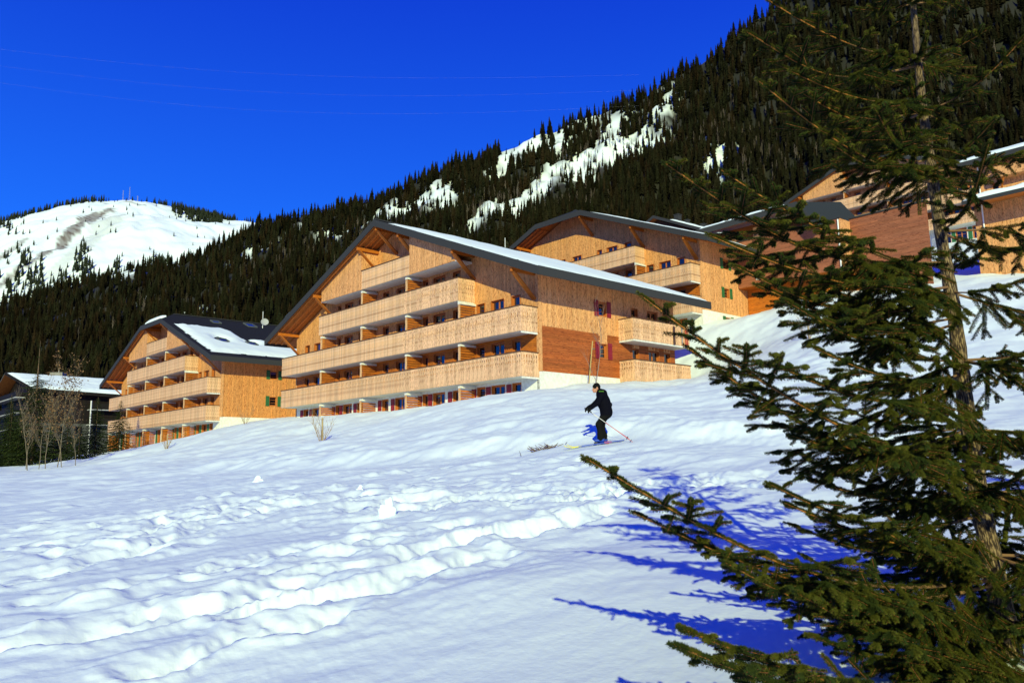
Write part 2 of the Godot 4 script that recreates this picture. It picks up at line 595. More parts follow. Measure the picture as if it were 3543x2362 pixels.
func height(x: float, z: float) -> float:
	var y := base_height(x, z)
	var d := sqrt(x * x + z * z)
	# wind-worn swells stretched across the slope
	var a := x * 0.86 - z * 0.5
	var b := x * 0.5 + z * 0.86
	var smooth_zone := smoothstep(0.0, 3.0, (x + 0.5) * 0.62 + (z + 9.0) * 0.78) * smoothstep(-16.0, -12.0, z)
	var k := lerpf(1.0, 0.22, clampf(smooth_zone, 0.0, 1.0))
	# packed firm where the skier crosses the groomed run
	var sx := (x - 2.3) / 1.7
	var sz := (z + 23.13) / 0.9
	var firm := 1.0 - exp(-(sx * sx + sz * sz))
	k *= firm
	y += nz1.get_noise_2d(a * 0.10, b * 0.32) * 0.10 * k
	y += nz1.get_noise_2d(a * 0.42 + 20.0, b * 0.95) * 0.034 * k
	if d > 14.0:
		var far := smoothstep(14.0, 24.0, d)
		y += nz1.get_noise_2d(a * 0.8 + 60.0, b * 1.3) * 0.03 * far * firm
		y += nz1.get_noise_2d(a * 2.2 + 10.0, b * 3.6) * 0.022 * far * firm
		if d > 22.0:
			y += nz1.get_noise_2d(x * 0.25, z * 0.25 + 9.0) * 0.16 * smoothstep(22.0, 40.0, d) * firm
	y += detail(x, z)
	if d < 26.0:
		y += nz1.get_noise_2d(a * 1.7 + 90.0, b * 3.2) * 0.014 * k
		y += nz1.get_noise_2d(x * 6.0, z * 6.0) * 0.006 * (0.25 + k)
	# groomed run that the skier crosses, with a soft cut bank above it
	if d > 15.0 and d < 48.0 and x > -16.0 and x < 16.0:
		var best := 1e9
		var sgn := 1.0
		for i in RUN.size() / 2 - 1:
			var p := Vector2(RUN[i * 2], RUN[i * 2 + 1])
			var q := Vector2(RUN[i * 2 + 2], RUN[i * 2 + 3])
			var c := Geometry2D.get_closest_point_to_segment(Vector2(x, z), p, q)
			var e := c.distance_to(Vector2(x, z))
			if e < best:
				best = e
				sgn = 1.0 if (q - p).cross(Vector2(x, z) - p) > 0.0 else -1.0
		var s := best * sgn
		var fade := smoothstep(16.0, 9.0, absf(x)) * (0.75 + 0.6 * nz1.get_noise_2d(x * 0.35, z * 0.35))
		y += 0.34 * fade * (smoothstep(0.5, 2.1, s) * exp(-maxf(s - 2.1, 0.0) * 0.16))
		y += 0.12 * fade * exp(-(s + 2.6) * (s + 2.6) * 0.6) * firm
	return y

const RUN := [11.0, -18.2, 8.19, -19.24, 6.03, -20.72, 2.56, -23.21, 0.56, -23.70, -2.32, -24.90, -5.14, -26.15, -11.09, -31.52, -16.0, -36.0]

func build_ground() -> void:
	nz1.seed = 3
	nz1.frequency = 1.0
	nz1.fractal_octaves = 3
	nz2.seed = 9
	nz2.frequency = 1.0
	nz2.fractal_type = FastNoiseLite.FRACTAL_NONE
	solve_ground()
	solve_tracks()
	press_dents()
	# a fan of cells that grow with distance
	var rings := []
	var r := 1.5
	while r < 175.0:
		rings.append(r)
		r += 0.16 if r < 4.2 else maxf(0.042, r * 0.0063)
	var cols := 560
	var p := PackedVector3Array()
	var t := PackedVector2Array()
	for rr in rings:
		for q in cols + 1:
			var f := 2.0 * q / cols - 1.0
			# fine where the view looks, coarse to the sides
			var an := f * 0.60 + 0.75 * pow(absf(f), 9.0) * signf(f)
			var x: float = rr * sin(an)
			var z: float = -rr * cos(an)
			p.append(Vector3(x, height(x, z), z))
			t.append(Vector2(x, z))
	emit_grid(p, t, rings.size(), cols + 1, "snow_ground", M.snow)

func emit_grid(p: PackedVector3Array, t: PackedVector2Array, nr: int, nc: int, called: String, m: Material, c := PackedColorArray()) -> MeshInstance3D:
	var n := PackedVector3Array()
	n.resize(p.size())
	var ix := PackedInt32Array()
	ix.resize((nr - 1) * (nc - 1) * 6)
	for i in nr:
		for j in nc:
			var a := p[mini(i + 1, nr - 1) * nc + j] - p[maxi(i - 1, 0) * nc + j]
			var b := p[i * nc + mini(j + 1, nc - 1)] - p[i * nc + maxi(j - 1, 0)]
			var m2 := a.cross(b)
			if m2.y < 0.0:
				m2 = -m2
			n[i * nc + j] = m2.normalized()
	var w := 0
	for i in nr - 1:
		for j in nc - 1:
			var k := i * nc + j
			ix[w] = k
			ix[w + 1] = k + nc
			ix[w + 2] = k + 1
			ix[w + 3] = k + 1
			ix[w + 4] = k + nc
			ix[w + 5] = k + nc + 1
			w += 6
	var a2 := []
	a2.resize(Mesh.ARRAY_MAX)
	a2[Mesh.ARRAY_VERTEX] = p
	a2[Mesh.ARRAY_NORMAL] = n
	a2[Mesh.ARRAY_TEX_UV] = t
	if not c.is_empty():
		a2[Mesh.ARRAY_COLOR] = c
	a2[Mesh.ARRAY_INDEX] = ix
	var me := ArrayMesh.new()
	me.add_surface_from_arrays(Mesh.PRIMITIVE_TRIANGLES, a2)
	var o := MeshInstance3D.new()
	o.mesh = me
	o.material_override = m
	o.name = called
	o.set_meta("kind", "structure")
	add_child(o)
	return o

# ---------------------------------------------------------------- chalets
const EAVE_U := -2.15
const EAVE_Y := 13.12
const PITCH := 0.395
const RIDGE_U := 15.0
const VERGE := -0.6
const BACK := 16.1
const BASE_Y := 5.0
var NAT := Color(0.90, 0.44, 0.185)
var RAIL := Color(0.93, 0.56, 0.325)
var ORANGE := Color(0.66, 0.185, 0.02)
var BROWN := Color(0.5, 0.13, 0.03)
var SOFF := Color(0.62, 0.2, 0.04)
var DARKM := Color(0.040, 0.043, 0.046)
var WHITE := Color(0.78, 0.77, 0.75)
var board_meshes := {}

func roof_y(u: float) -> float:
	return EAVE_Y + (minf(u, 2.0 * RIDGE_U - u) - EAVE_U) * PITCH

# wall of boards with openings; fr maps (along, height, outward) to the chalet
func board_wall(mb: MB, fr: Transform3D, a0: float, a1: float, y0: float, top: Callable, w: float, upright: bool, holes: Array, col: Color, k: float, thick := 0.12) -> void:
	if upright:
		var cnt := int(round((a1 - a0) / w))
		var st := (a1 - a0) / cnt
		for i in cnt:
			var b0 := a0 + i * st
			var b1 := b0 + st
			var mid := (b0 + b1) / 2.0
			var cuts := []
			for h in holes:
				if mid > h[0] and mid < h[1]:
					cuts.append(h)
			cuts.sort_custom(func(q, s): return q[2] < s[2])
			var y := y0
			var proud := rng.randf_range(0.0, 0.012)
			var cc := vary(col, k)
			var uo := Vector2(rng.randf() * 9.0, rng.randf() * 9.0)
			for h in cuts + [[0, 0, 1e9, 0]]:
				var ye: float = h[2]
				var t0: float = minf(ye, top.call(b0))
				var t1: float = minf(ye, top.call(b1))
				if maxf(t0, t1) > y + 0.01:
					var g := 0.004
					mb.hexa([fr * Vector3(b0 + g, y, proud), fr * Vector3(b1 - g, y, proud), fr * Vector3(b1 - g, y, -thick), fr * Vector3(b0 + g, y, -thick),
						fr * Vector3(b0 + g, maxf(t0, y), proud), fr * Vector3(b1 - g, maxf(t1, y), proud), fr * Vector3(b1 - g, maxf(t1, y), -thick), fr * Vector3(b0 + g, maxf(t0, y), -thick)], cc, uo)
				y = h[3]
				if y <= 0.0:
					break
	else:
		var y1: float = top.call(a0)
		var cnt := int(round((y1 - y0) / w))
		var st := (y1 - y0) / cnt
		for i in cnt:
			var b0 := y0 + i * st
			var b1 := b0 + st
			var mid := (b0 + b1) / 2.0
			var cuts := []
			for h in holes:
				if mid > h[2] and mid < h[3]:
					cuts.append(h)
			cuts.sort_custom(func(q, s): return q[0] < s[0])
			var a := a0
			for h in cuts + [[a1, 1e9]]:
				var e: float = minf(h[0], a1)
				while a < e - 0.01:
					var s1: float = minf(e, a + rng.randf_range(2.2, 4.6))
					var proud := rng.randf_range(0.0, 0.01)
					mb.hexa([fr * Vector3(a, b0 + 0.004, proud), fr * Vector3(a, b1 - 0.004, proud * 0.3), fr * Vector3(a, b1 - 0.004, -thick), fr * Vector3(a, b0 + 0.004, -thick),
						fr * Vector3(s1, b0 + 0.004, proud), fr * Vector3(s1, b1 - 0.004, proud * 0.3), fr * Vector3(s1, b1 - 0.004, -thick), fr * Vector3(s1, b0 + 0.004, -thick)], vary(col, k), Vector2(rng.randf() * 9.0, rng.randf() * 9.0))
					a = s1
				a = h[1]

func board_mesh(kind: String) -> ArrayMesh:
	if board_meshes.has(kind):
		return board_meshes[kind]
	var right := []
	var w := 0.085
	var hgt := 1.5
	if kind == "slot" or kind == "slot_b":
		right = [Vector2(0.035, 0.0), Vector2(w, 0.055), Vector2(w, 0.50), Vector2(w - 0.024, 0.54), Vector2(w - 0.024, 0.585), Vector2(w, 0.62), Vector2(w, 0.80), Vector2(w - 0.022, 0.84), Vector2(w - 0.022, 1.13), Vector2(w, 1.17), Vector2(w, 1.27), Vector2(w - 0.02, 1.295), Vector2(w, 1.32), Vector2(w, hgt)]
	elif kind == "spade":
		w = 0.1
		right = [Vector2(0.05, 0.0), Vector2(w, 0.045), Vector2(w, 0.72), Vector2(w - 0.014, 0.76), Vector2(w, 0.8), Vector2(w, 0.86), Vector2(w - 0.035, 0.90), Vector2(w - 0.028, 0.98), Vector2(w, 1.04), Vector2(w - 0.012, 1.1), Vector2(w - 0.045, 1.3), Vector2(w - 0.02, 1.34), Vector2(w, 1.33), Vector2(w, hgt)]
	else:
		right = [Vector2(0.035, 0.0), Vector2(w, 0.055), Vector2(w, 0.50), Vector2(w, hgt)]
	var pts := PackedVector2Array()
	for q in right:
		pts.append(q)
	for i in range(right.size() - 1, -1, -1):
		pts.append(Vector2(-right[i].x, right[i].y))
	var mb := MB.new()
	mb.poly(pts, Transform3D.IDENTITY, 0.028, Color.WHITE, Vector2(0.3 * board_meshes.size(), 0.2))
	board_meshes[kind] = mb.mesh()
	return board_meshes[kind]

func rail_mats() -> Array:
	if not M.has("rails"):
		var l := []
		for i in 5:
			var m: StandardMaterial3D = M.wood.duplicate()
			m.vertex_color_use_as_albedo = false
			var s := 0.9 + 0.07 * i
			m.albedo_color = Color(RAIL.r * s, RAIL.g * s * (1.0 - 0.012 * (i % 3)), RAIL.b * s).linear_to_srgb()
			m.uv1_offset = Vector3(0.17 * i, 0.31 * i, 0)
			l.append(m)
		M.rails = l
		var w: StandardMaterial3D = M.wood.duplicate()
		M.railmulti = w
	return M.rails

# one balcony front or end: boards from a0 to a1; place maps the distance along to a transform
func boards(parent: Node, kind: String, fr: Transform3D, a0: float, a1: float, yb: float, single_from: float, single_to: float, hscale := 1.0) -> void:
	var me := board_mesh(kind)
	var w := 0.2 if kind == "spade" else 0.17
	var cnt := int(round((a1 - a0) / w))
	var st := (a1 - a0) / cnt
	var trs := []
	var cols := []
	for i in cnt:
		var a := a0 + (i + 0.5) * st
		var tr := fr * Transform3D(Basis().scaled(Vector3(st / w * 0.985, hscale, 1)), Vector3(a, yb, rng.randf_range(0.0, 0.008)))
		if a > single_from and a < single_to:
			inst(me, "board", rail_mats()[rng.randi() % 5], parent, tr)
		else:
			trs.append(tr)
			cols.append(vary(RAIL, 0.14))
	if trs.size() > 0:
		many(me, "boards", rail_mats()[0] if false else M.railmulti, parent, trs, cols)

func balcony(root: Node, off: Vector3, called: String, a0: float, a1: float, yb: float, top: float, kind: String, sf: float, st: float, near_end := true, far_end := true, depth := 1.4) -> void:
	var b := group_node(called, root)
	rail_mats()
	var hs := (top - yb - 0.03) / 1.5
	boards(b, kind, Transform3D(Basis(), off), a0, a1, yb, sf, st, hs)
	if near_end:
		var fr := Transform3D(Basis(Vector3.UP, PI / 2), off + Vector3(a0, 0, depth))
		boards(b, kind, fr, 0.0, depth, yb, 0.0 if sf < 90 else 99.0, 99.0, hs)
	if far_end:
		var fr2 := Transform3D(Basis(Vector3.UP, -PI / 2), off + Vector3(a1, 0, 0))
		boards(b, kind, fr2, 0.0, depth, yb, 99.0, 99.0, hs)
	var mb := MB.new(off)
	mb.box(Vector3(a0 + 0.10, yb + 0.03, 0.06), Vector3(a1 - 0.10, yb + 0.2, depth + 0.02), WHITE, 0)
	part(mb, "slab", M.plaster, b)
	if near_end:
		mb = MB.new(off)
		mb.box(Vector3(a0 + 0.035, yb - 0.11, 0.04), Vector3(a0 + 0.097, yb + 0.2, depth + 0.01), WHITE, 2)
		part(mb, "slab_edge", M.plaster, b)
	mb = MB.new(off)
	mb.box(Vector3(a0 - 0.03, top - 0.03, -0.04), Vector3(a1 + 0.03, top + 0.03, 0.08), Color(0.16, 0.075, 0.04), 0)
	mb.box(Vector3(a0 + 0.035, yb + 0.32, 0.032), Vector3(a1 - 0.035, yb + 0.40, 0.075), RAIL, 0)
	mb.box(Vector3(a0 + 0.035, top - 0.16, 0.032), Vector3(a1 - 0.035, top - 0.06, 0.075), RAIL, 0)
	if near_end:
		mb.box(Vector3(a0 - 0.035, top - 0.027, 0.08), Vector3(a0 + 0.08, top + 0.027, depth), Color(0.16, 0.075, 0.04), 2)
	if far_end:
		mb.box(Vector3(a1 - 0.08, top - 0.027, 0.08), Vector3(a1 + 0.03, top + 0.027, depth), Color(0.16, 0.075, 0.04), 2)
	part(mb, "handrail", M.wood, b)

func screen(root: Node, off: Vector3, a: float, y0: float, y1: float, d0 := 0.06, d1 := 1.39) -> void:
	var s := group_node("privacy_screen", root)
	var mb := MB.new(off)
	var y := y0 + 0.06
	while y < y1 - 0.1:
		mb.box(Vector3(a - 0.015, y, d0 + 0.07), Vector3(a + 0.015, y + 0.115, d1), vary(ORANGE * 0.9, 0.14), 2, Vector2(rng.randf() * 5, rng.randf() * 5))
		y += 0.165
	stuff(part(mb, "slats", M.stain, s))
	mb = MB.new(off)
	mb.box(Vector3(a - 0.06, y0, d0 - 0.02), Vector3(a + 0.06, y1, d0 + 0.07), RAIL * 0.95, 1)
	part(mb, "post", M.wood, s)
	mb = MB.new(off)
	mb.box(Vector3(a - 0.12, y1, d0), Vector3(a + 0.12, y1 + 0.13, d1), WHITE, 2)
	part(mb, "beam", M.plaster, s)

# glazed opening; fr maps (along, height, outward)
func glazing(root: Node, fr: Transform3D, h: Array, deep := 0.16) -> Node3D:
	var wn := group_node("window", root)
	var mb := MB.new()
	var fc := Color(0.46, 0.13, 0.022)
	var a0: float = h[0]
	var a1: float = h[1]
	var y0: float = h[2]
	var y1: float = h[3]
	# lining of the reveal
	for q in [[a0, y0, a0 + 0.035, y1], [a1 - 0.035, y0, a1, y1], [a0 + 0.035, y1 - 0.035, a1 - 0.035, y1], [a0 + 0.035, y0, a1 - 0.035, y0 + 0.04]]:
		mb_box(mb, fr, Vector3(q[0], q[1], -0.24), Vector3(q[2], q[3], 0.015), fc)
	var f0 := -deep - 0.06
	var f1 := -deep
	var wd := 0.075
	var xs := [a0 + 0.036]
	if a1 - a0 > 1.1:
		xs.append((a0 + a1) / 2.0)
	xs.append(a1 - 0.036)
	for q in [[a0 + 0.036, y0 + 0.041, a0 + 0.036 + wd, y1 - 0.036], [a1 - 0.036 - wd, y0 + 0.041, a1 - 0.036, y1 - 0.036], [a0 + 0.036 + wd, y1 - 0.036 - wd, a1 - 0.036 - wd, y1 - 0.036], [a0 + 0.036 + wd, y0 + 0.041, a1 - 0.036 - wd, y0 + 0.041 + wd]]:
		mb_box(mb, fr, Vector3(q[0], q[1], f0), Vector3(q[2], q[3], f1), fc)
	if xs.size() == 3:
		mb_box(mb, fr, Vector3(xs[1] - 0.06, y0 + 0.041 + wd, f0), Vector3(xs[1] + 0.06, y1 - 0.036 - wd, f1 - 0.002), fc)
	part(mb, "frame", M.paint, wn)
	for i in xs.size() - 1:
		mb = MB.new()
		mb_box(mb, fr, Vector3(xs[i] + 0.05, y0 + 0.1, f0 + 0.015), Vector3(xs[i + 1] - 0.05, y1 - 0.1, f0 + 0.035), Color.WHITE)
		part(mb, "pane", M.glass, wn)
		if y1 - y0 > 0.6:
			mb = MB.new()
			for yy in [y0 + (y1 - y0) * 0.35, y0 + (y1 - y0) * 0.68]:
				mb_box(mb, fr, Vector3(xs[i] + 0.06, yy - 0.014, f0 + 0.036), Vector3(xs[i + 1] - 0.06, yy + 0.014, f0 + 0.052), fc)
			stuff(part(mb, "glazing_bars", M.paint, wn))
	return wn

func mb_box(mb: MB, fr: Transform3D, lo: Vector3, hi: Vector3, col: Color, grain := 1) -> void:
	var q := []
	if grain == 1:
		for y in [lo.y, hi.y]:
			q.append(fr * Vector3(lo.x, y, lo.z)); q.append(fr * Vector3(hi.x, y, lo.z)); q.append(fr * Vector3(hi.x, y, hi.z)); q.append(fr * Vector3(lo.x, y, hi.z))
	else:
		for x in [lo.x, hi.x]:
			q.append(fr * Vector3(x, lo.y, lo.z)); q.append(fr * Vector3(x, hi.y, lo.z)); q.append(fr * Vector3(x, hi.y, hi.z)); q.append(fr * Vector3(x, lo.y, hi.z))
	mb.hexa(q, col, Vector2(rng.randf() * 5, rng.randf() * 5))

func shutter(parent: Node, fr: Transform3D, a0: float, a1: float, y0: float, y1: float, col: Color) -> void:
	var mb := MB.new()
	var cnt := maxi(2, int(round((a1 - a0) / 0.1)))
	for i in cnt:
		var x0 := a0 + (a1 - a0) * i / cnt
		var x1 := a0 + (a1 - a0) * (i + 1) / cnt
		mb_box(mb, fr, Vector3(x0 + 0.004, y0, 0.03), Vector3(x1 - 0.004, y1, 0.06), vary(col, 0.08))
	for yy in [y0 + 0.16, y1 - 0.16]:
		mb_box(mb, fr, Vector3(a0 + 0.015, yy - 0.04, 0.061), Vector3(a1 - 0.015, yy + 0.04, 0.08), col, 0)
	part(mb, "shutter", M.paint, parent)

func roof_snow(root: Node, off: Vector3, right: bool, mask: Callable, thick: float, called := "roof_snow") -> void:
	# s runs from the eave up the slope, v along the ridge
	var nu := 90
	var nv := 84
	var mb := MB.new(off)
	var u0 := EAVE_U - 0.05 if right else 2.0 * RIDGE_U - EAVE_U + 0.05
	var hts := PackedFloat32Array()
	var ps := PackedVector3Array()
	for i in nu + 1:
		for j in nv + 1:
			var s := float(i) / nu
			var v := VERGE - 0.05 + (BACK - VERGE + 0.1) * j / nv
			var u := lerpf(u0, RIDGE_U, s)
			var m: float = mask.call(u if right else 2.0 * RIDGE_U - u, v)
			var h := thick * sqrt(clampf(m * 2.0, 0.0, 1.0))
			hts.append(m)
			ps.append(Vector3(u, roof_y(u) + 0.012 + h + 0.05 * nz1.get_noise_2d(u * 0.35, v * 0.35) * clampf(m * 4.0, 0.0, 1.0), v))
	var n := PackedVector3Array()
	n.resize(ps.size())
	var w := nv + 1
	for i in nu + 1:
		for j in w:
			var a := ps[mini(i + 1, nu) * w + j] - ps[maxi(i - 1, 0) * w + j]
			var b := ps[i * w + mini(j + 1, nv)] - ps[i * w + maxi(j - 1, 0)]
			var q := a.cross(b)
			n[i * w + j] = (q if q.y > 0 else -q).normalized()
	for i in ps.size():
		mb.p.append(ps[i] + off); mb.n.append(n[i]); mb.t.append(Vector2(ps[i].x, ps[i].z)); mb.c.append(Color.WHITE)
	for i in nu:
		for j in nv:
			var k := i * w + j
			if maxf(maxf(hts[k], hts[k + 1]), maxf(hts[k + w], hts[k + w + 1])) > 0.0:
				mb.ix.append_array(PackedInt32Array([k, k + w, k + 1, k + 1, k + w, k + w + 1] if right else [k, k + 1, k + w, k + 1, k + w + 1, k + w]))
	if mb.ix.size() > 0:
		part(mb, called, M.roofsnow, root)

func chalet(called: String, label: String, group: String, u0: float, y0: float, v0: float, o: Dictionary) -> Node3D:
	var root := thing(called, label, "chalet", WP(u0, y0 + BASE_Y, v0), deg_to_rad(TURN), group)
	var off := Vector3(0, -BASE_Y, 0)
	var hip: bool = o.get("hip", true)
	var main: bool = o.get("main", false)
	var shut: Color = o.get("shutter", Color(0.02, 0.12, 0.04))
	var L := 30.1
	var hip_y := 18.66
	var hip_s := 0.5
	var sing0 := -1.0 if main else 99.0
	var sing1 := 12.0 if main else 99.0
	# frames: (along, height, outward)
	var ff := Transform3D(Basis(Vector3(1, 0, 0), Vector3(0, 1, 0), Vector3(0, 0, -1)), off + Vector3(0, 0, 1.4))
	var fp := Transform3D(Basis(Vector3(1, 0, 0), Vector3(0, 1, 0), Vector3(0, 0, -1)), off)
	var fs := Transform3D(Basis(Vector3(0, 0, 1), Vector3(0, 1, 0), Vector3(-1, 0, 0)), off)
	var ffar := Transform3D(Basis(Vector3(0, 0, 1), Vector3(0, 1, 0), Vector3(1, 0, 0)), off + Vector3(L, 0, 0))
	var under := func(u: float) -> float:
		var y := roof_y(u) - 0.42
		return minf(y, hip_y + 0.6) if hip else y
	# openings
	var cols: Array = o.get("cols", [[1.58, 2.4], [3.05, 4.35], [4.95, 5.77], [7.46, 8.28], [9.15, 10.48], [11.05, 11.7], [13.75, 15.05], [15.92, 16.76], [19.4, 20.2], [21.0, 22.28], [22.85, 23.45], [26.1, 27.15], [27.86, 28.7]])
	var h0 := []
	var h1 := []
	var h2 := []
	var h3 := []
	for q in cols:
		h0.append([q[0], q[1], 4.6, 6.92])
		h1.append([q[0], q[1], 7.3, 9.6])
		h2.append([q[0], q[1], 10.04, 12.36])
		if q[0] > 6.3 and q[1] < 23.6:
			h2.append([q[0], q[1], 12.75, 15.0])
	if o.get("gable_windows", false):
		for q in [[12.2, 13.0], [14.2, 15.6], [17.2, 18.0], [19.5, 20.8], [21.5, 22.3]]:
			pass
	var mb := MB.new(Vector3.ZERO)
	board_wall_plain(mb, ff, -0.02, L, 2.0, 7.47, h0, WHITE)
	part(mb, "plastered_wall", M.plaster, root)
	mb = MB.new(Vector3.ZERO)
	board_wall(mb, ff, 0.0, L, 7.47, func(_u): return 10.2, 0.14, o.get("l1_upright", false), h1, o.get("l1", ORANGE), 0.12)
	stuff(part(mb, "clad_wall", M.stain, root))
	mb = MB.new(Vector3.ZERO)
	board_wall(mb, ff, 0.0, L, 10.2, under, 0.14, true, h2, NAT * Color(1.0, 0.95, 0.8), 0.13)  # recessed boards tinted warmer than NAT to offset the bluish shade there
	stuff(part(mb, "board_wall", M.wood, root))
	for h in h0 + h1 + h2:
		glazing(root, ff, h)
	# ground floor shutters beside the openings
	for q in cols:
		var gap_r: bool = (q[1] - q[0]) > 1.1
		var sh := group_node("ground_floor_shutter", root)
		var e0: float = q[1] + 0.04
		shutter(sh, ff, e0, e0 + 0.46, 5.0, 6.88, shut)
	# side wall towards the slope
	var sw: Array = o.get("side_windows", [[6.78, 7.55, 8.64, 9.62], [6.78, 7.55, 11.39, 12.36]])
	var sd: Array = o.get("side_doors", [])
	var side_top := func(_v): return roof_y(0.0) - 0.45
	mb = MB.new(Vector3.ZERO)
	board_wall_plain(mb, fs, 1.4, 14.7, 2.0, 7.47, o.get("plinth_windows", []), WHITE)
	part(mb, "plinth_wall", M.plaster, root)
	if o.get("side_clad", false):
		mb = MB.new(Vector3.ZERO)
		board_wall(mb, fs, 1.66, 14.7, 7.47, func(_v): return 10.22, 0.14, false, sw + sd, BROWN, 0.16)
		stuff(part(mb, "side_clad_wall", M.stain, root))
		mb = MB.new(Vector3.ZERO)
		board_wall(mb, fs, 1.4, 14.7, 10.22, side_top, 0.14, true, sw + sd, NAT, 0.13)
	else:
		mb = MB.new(Vector3.ZERO)
		board_wall(mb, fs, 1.4, 14.7, 7.47, side_top, 0.14, true, sw + sd, o.get("side", NAT), 0.13)
	stuff(part(mb, "side_board_wall", M.wood, root))
	mb = MB.new(off)
	mb.box(Vector3(-0.05, 7.45, 1.36), Vector3(0.14, roof_y(0.0) - 0.45, 1.64), NAT * 0.95, 1)
	part(mb, "corner_post", M.wood, root)
	mb = MB.new(off)
	mb.box(Vector3(L - 0.1, 7.45, 1.36), Vector3(L + 0.05, roof_y(0.0) - 0.45, 1.64), NAT * 0.95, 1)
	part(mb, "corner_post", M.wood, root)
	mb = MB.new(Vector3.ZERO)
	board_wall_plain(mb, ffar, 1.4, 14.7, 2.0, roof_y(0.0) - 0.45, [], NAT * 0.9)
	part(mb, "far_side_wall", M.wood, root)
	mb = MB.new(off)
	mb.box(Vector3(0.02, 2.0, 14.55), Vector3(L - 0.02, roof_y(0.0) - 0.4, 14.69), NAT * 0.9, 1)
	part(mb, "back_wall", M.wood, root)
	for h in sw + o.get("plinth_windows", []):
		glazing(root, fs, h)
		shutter(root, fs, h[0] - 0.42, h[0] - 0.03, h[2] - 0.02, h[3] + 0.06, shut)
		shutter(root, fs, h[1] + 0.03, h[1] + 0.42, h[2] - 0.02, h[3] + 0.06, shut)
	for h in sd:
		glazing(root, fs, h)
	# balconies
	balcony(root, off, "balcony", 0.0, L, 7.07, 8.54, o.get("first", "spade"), sing0, sing1)
	balcony(root, off, "balcony", 0.0, L, 9.75, 11.29, o.get("upper", "slot"), sing0, sing1)
	balcony(root, off, "balcony", 5.95, 23.9, 12.49, 14.03, o.get("upper", "slot"), sing0, sing1)
	# partitions
	for a in [5.95, 11.85, 17.65, 23.6]:
		screen(root, off, a, 4.4, 6.84)
		screen(root, off, a, 7.2, 9.52)
		screen(root, off, a, 9.88, 12.26)
		if a > 6.0 and a < 23.0 and o.get("loggia", true):
			screen(root, off, a, 12.62, 14.96)
	if o.get("end_screen", false):
		screen(root, off, 29.9, 4.4, 6.84)
	# gable box with the loggia
	if o.get("loggia", true):
		mb = MB.new(Vector3.ZERO)
		var pt := func(u: float) -> float:
			var y := roof_y(u) - 0.36
			return minf(y, hip_y - 0.3 + 0.3) if hip else y
		board_wall(mb, fp, 6.3, 11.4, 15.19, pt, 0.14, true, [], NAT, 0.13, 0.08)
		board_wall(mb, fp, 17.65, 23.6, 15.19, pt, 0.14, true, [], NAT, 0.13, 0.08)
		stuff(part(mb, "gable_panel", M.wood, root))
		mb = MB.new(off)
		for a in [11.4, 17.65]:
			mb = MB.new(off)
			mb.hexa([Vector3(a - 0.04, 15.3, 0.02), Vector3(a + 0.04, 15.3, 0.02), Vector3(a + 0.04, 15.3, 1.4), Vector3(a - 0.04, 15.3, 1.4), Vector3(a - 0.04, pt.call(a), 0.02), Vector3(a + 0.04, pt.call(a), 0.02), Vector3(a + 0.04, pt.call(a), 1.4), Vector3(a - 0.04, pt.call(a), 1.4)], NAT)
			part(mb, "loggia_side", M.wood, root)
		mb = MB.new(off)
		mb.box(Vector3(6.2, 15.17, 0.06), Vector3(11.38, 15.3, 1.4), WHITE, 0)
		part(mb, "gable_soffit", M.plaster, root)
		mb = MB.new(off)
		mb.box(Vector3(17.67, 15.17, 0.06), Vector3(23.7, 15.3, 1.4), WHITE, 0)
		part(mb, "gable_soffit", M.plaster, root)
		balcony(root, off, "balcony", 11.42, 17.63, 15.19, 16.64, o.get("upper", "slot"), 99.0, 99.0, false, false)
	# roof
	for right in [true, false]:
		var ue := EAVE_U if right else 2.0 * RIDGE_U - EAVE_U
		var sg := 1.0 if right else -1.0
		mb = MB.new(off)
		var hv := (roof_y(RIDGE_U) - hip_y) / hip_s if hip else 0.0
		var uh := RIDGE_U - sg * (roof_y(RIDGE_U) - hip_y) / PITCH
		var outline := [Vector3(ue, 0, VERGE), Vector3(uh, 0, VERGE), Vector3(RIDGE_U, 0, VERGE + hv), Vector3(RIDGE_U, 0, BACK), Vector3(ue, 0, BACK)]
		var colr := Color(0.034, 0.035, 0.038)
		var cu := Vector3.ZERO
		for lay in [0.0, -0.26]:
			var q := []
			for e in outline:
				q.append(Vector3(e.x, roof_y(e.x) + lay, e.z))
			var cl := colr if lay == 0.0 else SOFF
			var up := Vector3.UP if lay == 0.0 else Vector3.DOWN
			mb.quad(q[0], q[1], q[2], q[2], up, cl)
			mb.quad(q[0], q[2], q[3], q[4], up, cl)
		part(mb, "roof_slope", M.slate, root)
		# soffit boards and rafters under the front overhang
		mb = MB.new(off)
		var zs := VERGE + 0.1
		while zs < 1.3:
			var top_u := uh - sg * 0.1 if hip else RIDGE_U - sg * 0.05
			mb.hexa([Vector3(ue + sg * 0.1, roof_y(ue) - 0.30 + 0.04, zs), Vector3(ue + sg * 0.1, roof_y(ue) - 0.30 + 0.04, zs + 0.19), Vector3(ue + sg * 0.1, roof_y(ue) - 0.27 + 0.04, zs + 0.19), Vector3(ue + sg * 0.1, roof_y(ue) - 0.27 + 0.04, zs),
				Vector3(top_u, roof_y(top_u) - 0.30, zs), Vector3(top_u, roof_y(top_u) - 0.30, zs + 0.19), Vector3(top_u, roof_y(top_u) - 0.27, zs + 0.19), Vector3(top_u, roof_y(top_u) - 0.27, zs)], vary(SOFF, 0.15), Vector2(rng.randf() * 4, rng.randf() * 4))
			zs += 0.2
		stuff(part(mb, "soffit_boards", M.stain, root))
